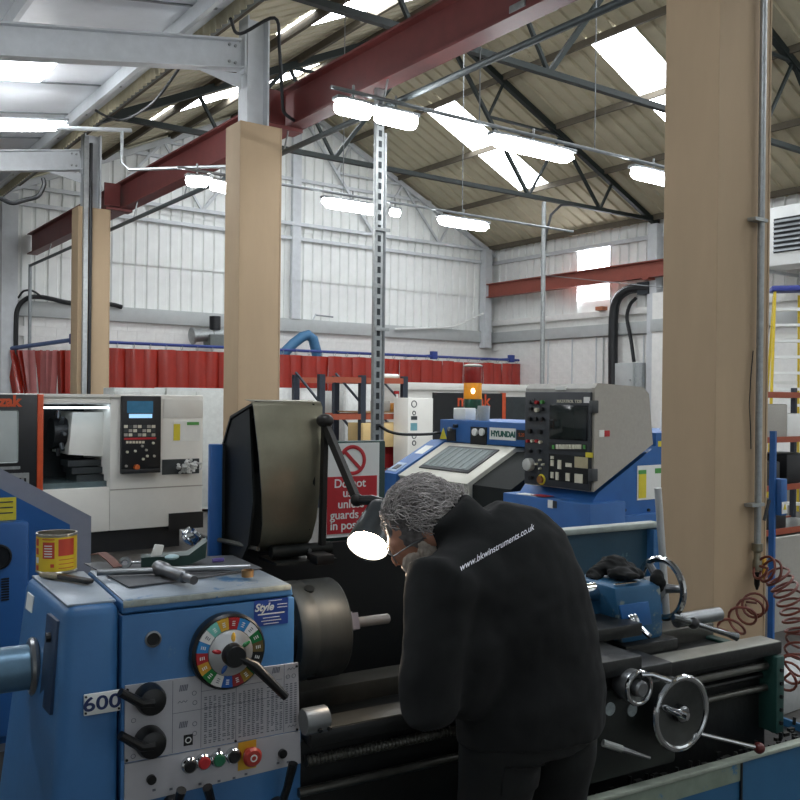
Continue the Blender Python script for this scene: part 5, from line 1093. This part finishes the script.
c = Lw(158, 556, ZM+.035); one('plastic_tag', MB().hexa([c+V(*q) for q in ((-.02, 0, 0), (.012, 0, 0), (.012, .01, 0), (-.02, .01, 0), (-.008, 0, .035), (.02, 0, .03), (.02, .01, .03), (-.008, .01, .035))], .003), paper, 'small white plastic tag in the green tray', 'tag')
c = Lw(172, 557, ZM+.035); one('pale_blue_cap', MB().ell(c, (.022, .015, .008), 14, 8), M('pale_cyan', '#a9c8cf', .4), 'pale blue lid lying in the green tray', 'lid')
c = Lw(190, 538, 1.25); t = thing('chrome_cup', 'shiny chrome cup resting on the green tray', 'cup', c-V(0, 0, .035))
part(MB().rev([(.012, -.02), (.026, -.012), (.032, .005), (.03, .022), (.026, .026), (.024, .018), (.02, 0)], c, V(.5, -.3, .6), 24), 'cup', chrome, t, True); part(MB().torus(c, V(.5, -.3, .6), .032, .004, 24, 6), 'rim', chrome, t, True)
a, e = Lw(198, 534, 1.25), Lw(258, 549, 1.25); one('pry_bar', MB().tube([a, a.lerp(e, .2)+V(0, 0, -.004), a.lerp(e, .6), e], [.007, .008, .008, .007], 8), M('scuffed_black', '#4a4a45', .5, .4, .4, 40), 'scuffed black bar leaning against the chuck guard', 'bar')
for px, py, lab in ((218, 560, 'short painted purple marker on the headstock lid'),):
    c = Lw(px, py, ZM+.006); one('purple_glint', MB().rev([(.006, -.018), (.006, .018)], c, (1, -.1, 0), 12), M('violet_glint', '#6a5aa8', .4), lab, 'highlight')  # purple highlight on the lid, put in as a small coloured solid
# rag on the tailstock
a = LM @ V(1.76, .12, 1.056); one('steel_rule', MB().bar(a, a+V(.09, -.02, .002), .012, .004), chrome, 'short bright steel bit beside the black rag', 'tool')
# coiled air hoses
def coil(name, path, R, turns, r, label):
    path = [Vector(p) for p in path]; n = turns*16; pts = []; x = None
    def at(s):
        s *= len(path)-1; i = min(int(s), len(path)-2); return path[i].lerp(path[i+1], s-i)
    for i in range(n+1):
        s = i/n; p = at(s); tg = (at(min(1, s+.02))-at(max(0, s-.02))).normalized()
        if x is None: x = MB().frame(tg)[0]
        x = (x-tg*x.dot(tg)).normalized(); y = tg.cross(x); a = 2*PI*turns*s; pts.append(p+x*R*math.cos(a)+y*R*math.sin(a))
    pts = [path[0]]+pts+[path[-1]]
    return one(name, MB().tube(pts, r, 6), M('hose_red_brown', '#6f382c', .4, 0, .1), label, 'air hose', 'coiled air hoses')
coil('coiled_air_hose', [P(757, 603, y=2.90), P(753, 606, y=2.84), P(743, 616, y=2.80), P(728, 632, y=2.80)], .062, 4, .0075, 'small red brown coiled air hose hanging from the column valve')
coil('coiled_air_hose', [P(760, 566, y=2.86), P(776, 574, y=2.82), P(786, 590, y=2.78), P(794, 612, y=2.76), P(800, 636, y=2.74), P(797, 664, y=2.7), P(782, 680, y=2.66)], .07, 15, .0075, 'large red brown coiled air hose drooping beyond the lathe tail end')
q = P(792, 700, y=2.75); one('storage_bin', MB().box(q.x-.12, q.x+.5, q.y, q.y+.3, 0, P(792, 682, y=2.75).z, .01), M('bin_pale', '#a9acab', .5), 'pale grey bin on the floor past the lathe tail end', 'bin')

# ================================================================== THE OPERATOR
def remesh(b, vox, sm=6, fac=.5):
    me = b.mesh(); o = bpy.data.objects.new('tmp', me); COL.objects.link(o)
    m = o.modifiers.new('r', 'REMESH'); m.mode = 'VOXEL'; m.voxel_size = vox
    s = o.modifiers.new('s', 'SMOOTH'); s.iterations = sm; s.factor = fac
    bpy.context.view_layer.update(); r = bpy.data.meshes.new_from_object(o.evaluated_get(bpy.context.evaluated_depsgraph_get()))
    bpy.data.objects.remove(o); r.polygons.foreach_set('use_smooth', [True]*len(r.polygons)); return r
def limb(b, pts, n=16):                                   # pts: (pos, rx, ry) tapering tube
    P_ = [Vector(p[0]) for p in pts]; m = len(P_); x = None; rg = []
    for i in range(m):
        tg = (P_[min(i+1, m-1)]-P_[max(i-1, 0)]).normalized()
        if x is None: x = V(1, 0, 0)
        x = (x-tg*x.dot(tg)).normalized(); y = tg.cross(x)
        rg.append([P_[i]+x*(pts[i][1]*math.cos(2*PI*k/n))+y*(pts[i][2]*math.sin(2*PI*k/n)) for k in range(n)])
    return b.loft(rg)
b = MB(); random.seed(5); c0 = LM @ V(1.90, .22, 1.05)
for i in range(16): b.ell(c0+V(random.gauss(0, .04), random.gauss(0, .05), abs(random.gauss(.008, .016))+.006), (random.uniform(.035, .06), random.uniform(.03, .05), random.uniform(.016, .026)), 12, 8, Matrix.Rotation(random.random()*3, 3, 'Z'))
b.ell(LM @ V(1.975, .12, 1.045), (.03, .03, .045), 10, 6)
me = remesh(b, .007, 14)
for v_ in me.vertices: v_.co += v_.normal*(.011*noise.noise(v_.co*24)+.007*noise.noise(V(v_.co.x*70, v_.co.y*25, v_.co.z*60)))
me.transform(Matrix.Translation(-c0)); o = link('rag', me, M('black_rag', '#0b0d0d', .95, 0, .2)); o.location = c0; tag(o, 'crumpled black rag lying on the blue tailstock', 'rag')
skin = M('skin', '#b9856c', .5, 0, .08, 30); jersey = M('black_sweatshirt', '#0b0e0f', .95, 0, .15, 40, .25, 12); trous = M('black_trousers', '#0d1010', .85, 0, .15, 30, .2, 14)
MAN = V(1.70, 1.72, 0)
pt = thing('person', 'person in black sweatshirt and trousers bending over the lathe chuck', 'person', MAN)
# key joints (world)
HIP, CHEST, NECK = V(1.735, 1.76, .93), V(1.62, 1.77, 1.20), V(1.51, 1.83, 1.385)
HC = P(421, 530, y=1.93)                                 # head centre
Ls = P(440, 583, y=1.74); Le = P(428, 712, y=1.70); Lw_ = Le+V(.17, .18, .04)
Rs, Re, Rw = V(1.86, 1.86, 1.27), V(1.985, 1.94, 1.05), V(1.87, 2.12, .98)
LH, LK, LF = V(1.61, 1.77, .86), V(1.59, 1.80, .48), V(1.58, 1.72, .08)
RH, RK, RF = V(1.84, 1.78, .86), V(1.87, 1.82, .48), V(1.90, 1.74, .08)
# head axes: face looks left and down towards the chuck
fwd = (V(-.80, .42, 0)+V(0, 0, -.62)).normalized(); sd = V(0, 0, 1).cross(fwd).normalized(); upv = fwd.cross(sd).normalized()
HM = Matrix((fwd, sd, upv)).transposed()                  # local x forward, y to his left, z up
def hp(x, y, z): return HC+HM @ V(x, y, z)
b = MB()
b.ell(HC+HM @ V(-.012, 0, .02), (.098, .076, .098), 28, 18, HM)                      # skull
b.ell(hp(.035, 0, -.045), (.06, .058, .075), 22, 14, HM)                              # face
b.ell(hp(.055, 0, -.098), (.034, .036, .028), 16, 10, HM)                             # chin
b.ell(hp(.078, 0, .015), (.022, .05, .016), 16, 8, HM)                                # brow
limb(b, [(hp(.084, 0, .005), .008, .008), (hp(.102, 0, -.025), .012, .013), (hp(.098, 0, -.04), .016, .012)], 10)   # nose
for s_ in (-1, 1):
    b.ell(hp(.083, s_*.031, -.008), (.011, .014, .010), 10, 8, HM)                    # eyelids
    b.ell(hp(-.005, s_*.079, -.018), (.017, .009, .032), 12, 8, HM @ Matrix.Rotation(.25, 3, 'Y'))  # ears
b.ell(hp(.088, 0, -.066), (.010, .024, .006), 12, 6, HM); b.ell(hp(.085, 0, -.077), (.010, .021, .006), 12, 6, HM)   # lips
limb(b, [(HC+HM @ V(-.03, 0, -.03), .058, .06), ((HC+NECK)/2+V(0, 0, -.01), .056, .058), (NECK, .062, .062), (CHEST, .1, .08)], 18)
limb(b, [(NECK-V(0, 0, .06), .11, .075), (CHEST, .16, .11), (V(1.69, 1.76, 1.07), .145, .1), (HIP, .15, .11), (HIP-V(0, 0, .1), .14, .1)], 20)
def arm(sh_, el, wr_):
    limb(b, [(sh_.lerp(CHEST, .3), .06, .06), (sh_, .058, .058), (sh_.lerp(el, .5), .047, .047), (el, .038, .038), (el.lerp(wr_, .35), .041, .039), (wr_, .026, .022)], 14)
def hand(wr_, dr, dn):
    dr = dr.normalized(); s_ = dr.cross(dn).normalized(); dn = s_.cross(dr)
    limb(b, [(wr_, .024, .018), (wr_+dr*.04, .036, .016), (wr_+dr*.085, .038, .014)], 12)
    for k, (o, l) in enumerate(((-.028, .068), (-.009, .078), (.010, .073), (.028, .058))):
        q = wr_+dr*.082+s_*o; limb(b, [(q, .0095, .009), (q+dr*l*.4-dn*.006, .009, .0088), (q+dr*l*.72-dn*.026, .0082, .008), (q+dr*l*.85-dn*.045, .0068, .0066)], 8)
    q = wr_+dr*.025-s_*.028; limb(b, [(q, .013, .012), (q+dr*.03-s_*.028-dn*.01, .011, .011), (q+dr*.058-s_*.034-dn*.022, .009, .009)], 8)
arm(Ls, Le, Lw_); arm(Rs, Re, Rw); hand(Lw_, V(.1, .95, -.1), V(0, 0, 1)); hand(Rw, V(-.35, .9, -.08), V(0, 0, 1))
for h_, k_, f_ in ((LH, LK, LF), (RH, RK, RF)):
    limb(b, [(h_+V(0, 0, .05), .085, .09), (h_-V(0, 0, .1), .08, .085), (k_, .056, .06), (k_.lerp(f_, .35), .054, .057), (f_, .036, .04)], 16)
    limb(b, [(f_+V(0, -.04, -.03), .034, .034), (f_+V(-.0, .06, -.045), .04, .028), (f_+V(0, .16, -.055), .034, .02)], 12)
body = link('body', remesh(b, .0085, 3), skin, pt, True)
# trousers
b = MB()
limb(b, [(HIP+V(-.02, 0, .04), .19, .13), (HIP-V(.025, 0, .06), .215, .142), (HIP-V(.025, 0, .14), .215, .138)], 22)
for h_, k_, f_ in ((LH, LK, LF), (RH, RK, RF)): limb(b, [(h_+V(0, 0, .03), .105, .115), (h_-V(0, 0, .12), .104, .11), (k_, .082, .086), (k_.lerp(f_, .5), .076, .08), (f_+V(0, 0, -.02), .07, .078)], 18)
tro = remesh(b, .013, 5)
for v_ in tro.vertices: v_.co += v_.normal*.006*noise.noise(v_.co*9)
trs = link('trousers', tro, trous, pt, True)
bt_ = BVHTree.FromPolygons([FR[pt.name] @ v_.co for v_ in tro.vertices], [tuple(p_.vertices) for p_ in tro.polygons]); b = MB(); rows_ = []
for z_ in (.79, .775, .76, .745, .73, .715):                     # flap sewn onto the back of the left leg
    r1, r2 = [], []
    for k_ in range(9):
        q = V(1.545+k_*.0165, 1.2, z_); h_ = bt_.ray_cast(q, V(0, 1, 0))[0]; h_ = h_ if h_ else V(q.x, 1.66, z_)
        r1.append(h_-V(0, .007, 0)); r2.append(h_+V(0, .004, 0))
    rows_.append(r1+r2[::-1])
part(b.loft(rows_), 'pocket_flap', trous, trs, True, 50)
for f_ in (LF, RF):
    sb = MB(); limb(sb, [(f_+V(0, -.08, -.045), .04, .036), (f_+V(0, 0, -.035), .046, .045), (f_+V(0, .10, -.045), .05, .036), (f_+V(0, .19, -.055), .042, .024)], 16); me = remesh(sb, .01, 3)
    for v_ in me.vertices: v_.co.z = max(v_.co.z, .004)
    link('boot', me, blackp, pt, True)
# sweatshirt
b = MB()
limb(b, [(HIP+V(-.025, -.01, -.12), .235, .155), (HIP+V(-.02, -.005, -.02), .238, .16), (V(1.70, 1.76, 1.06), .222, .155), (V(1.65, 1.765, 1.17), .24, .152), (V(1.61, 1.785, 1.26), .245, .142), (V(1.585, 1.81, 1.325), .20, .118), (V(1.55, 1.83, 1.375), .12, .09)], 26)
b.ell((1.645, 1.755, 1.305), (.18, .10, .105), 20, 12); b.ell((1.50, 1.755, 1.235), (.17, .105, .13), 20, 12); b.ell((1.48, 1.75, 1.08), (.15, .11, .17), 20, 12)                                  # rounded upper back
limb(b, [(V(1.54, 1.82, 1.34), .095, .085), (NECK+V(-.005, 0, .015), .08, .075), (NECK+V(-.025, .012, .04), .075, .07)], 18)
def sleeve(sh_, el, wr_, f=1):
    limb(b, [(sh_.lerp(CHEST, .42), .085, .09), (sh_, .088*f, .086*f), (sh_.lerp(el, .5), .074*f, .072*f), (el, .062*f, .062*f), (el.lerp(wr_, .4), .058*f, .056*f), (el.lerp(wr_, .85), .044, .044)], 16)
sleeve(Ls, Le, Lw_, 1.16); sleeve(Rs, Re, Rw, 1.0)
sm = remesh(b, .011, 14)
for v_ in sm.vertices:
    q = v_.co; amp = .007+.006*max(0, min(1, (1.2-q.z)/.3))
    v_.co += v_.normal*(amp*noise.noise(V(q.x*7+q.z*3, q.y*7, q.z*9))+.003*noise.noise(q*26))
top = link('sweatshirt', sm, jersey, pt, True)
# website on the back, wrapped onto the cloth
bpy.context.view_layer.update()
wv = [FR[pt.name] @ v_.co for v_ in sm.vertices]; bv = BVHTree.FromPolygons(wv, [tuple(p_.vertices) for p_ in sm.polygons])
ta, te = P(460, 571, y=1.62), P(534, 529, y=1.66)
cu = bpy.data.curves.new('t', 'FONT'); cu.body = 'www.bkwinstruments.co.uk'; cu.size = 1; cu.offset = .008; o = bpy.data.objects.new('t', cu); COL.objects.link(o); bpy.context.view_layer.update()
me = bpy.data.meshes.new_from_object(o.evaluated_get(bpy.context.evaluated_depsgraph_get())); bpy.data.objects.remove(o)
wid = max(v_.co.x for v_ in me.vertices)
bm_ = bmesh.new(); bm_.from_mesh(me); bmesh.ops.subdivide_edges(bm_, edges=[e_ for e_ in bm_.edges if e_.calc_length() > .3], cuts=2); bm_.to_mesh(me); bm_.free()
cd_ = CAM.copy()
for v_ in me.vertices:
    s_ = v_.co.x/wid; q = ta.lerp(te, s_)+V(0, 0, v_.co.y*.024)+(te-ta)*(.0)
    hit = bv.ray_cast(CAM+(q-CAM)*.4, (q-CAM).normalized()); v_.co = (hit[0]-F0*.004) if hit[0] else q
link('lettering', me, M('print_white', '#e6e8f0', .6, 0, 0), top, True)
# beard and hair
beard = M('grey_beard', '#b5aa9e', .8, 0, .25, 60)
b = MB(); b.ell(hp(.058, 0, -.094), (.046, .05, .042), 18, 10, HM)
for s_ in (-1, 1): b.ell(hp(.03, s_*.046, -.078), (.05, .026, .045), 14, 8, HM); b.ell(hp(.006, s_*.062, -.045), (.036, .018, .05), 12, 8, HM); b.ell(hp(.058, s_*.036, -.062), (.042, .030, .046), 14, 8, HM)
me = remesh(b, .005, 2)
for v_ in me.vertices: v_.co += v_.normal*(.005*noise.noise(v_.co*60)+.004*noise.noise(v_.co*130))
link('beard', me, beard, pt, True)
hairm = M('grey_hair', '#6e6a69', .6, 0, .45, 55)
b = MB(); b.ell(hp(-.022, 0, .03), (.103, .088, .101), 28, 18, HM); b.ell(hp(-.075, 0, -.03), (.062, .078, .085), 22, 14, HM); b.ell(hp(-.022, 0, -.035), (.072, .086, .055), 22, 14, HM)
me = remesh(b, .008, 3)
for v_ in me.vertices: v_.co += v_.normal*(.007*noise.noise(v_.co*28)+.004*noise.noise(v_.co*70))
hair = link('hair', me, hairm, pt, True)
b = MB(); random.seed(21)
for i in range(1500):
    ph, th_ = random.uniform(0, 2*PI), math.acos(random.uniform(-.75, 1)); d_ = V(math.sin(th_)*math.cos(ph), math.sin(th_)*math.sin(ph), math.cos(th_))
    if d_.x > .5 and d_.z < .5: continue
    root = V(-.022+d_.x*.105, d_.y*.09, .027+d_.z*.104)
    if d_.z < 0: root.x -= .02; root.z += .02
    flow = V(-.8, d_.y*.4, -.5)+V(random.gauss(0, .3), random.gauss(0, .3), random.gauss(0, .3)); flow = (flow-d_*flow.dot(d_)*.95).normalized(); s_ = d_.cross(flow); pts = []; L_ = random.uniform(.03, .06)*(.6 if d_.x < -.55 else 1); f0 = random.uniform(0, 6)
    for k_ in range(6): q = k_/5; pts.append(hp(*(root+flow*L_*q+d_*(.001+.010*math.sin(q*2.6)-.006*q*q+random.uniform(0, .003))+s_*.006*math.sin(f0+q*5))))
    b.tube(pts, [.0008, .0014, .0015, .0014, .0012, .0006], 4)
part(b, 'hair_locks', M('grey_hair_light', '#a39e9b', .5, 0, .5, 30), hair, True, 60)
# glasses
b = MB()
for s_ in (-1, 1): b.torus(hp(.103, s_*.032, -.008), fwd, .02, .0018, 20, 5); b.tube([hp(.103, s_*.052, -.004), hp(.04, s_*.08, -.0), hp(-.02, s_*.086, -.01)], .002, 5)
b.tube([hp(.104, -.012, -.006), hp(.108, 0, -.002), hp(.104, .012, -.006)], .0018, 5); part(b, 'glasses', steel, pt, True)
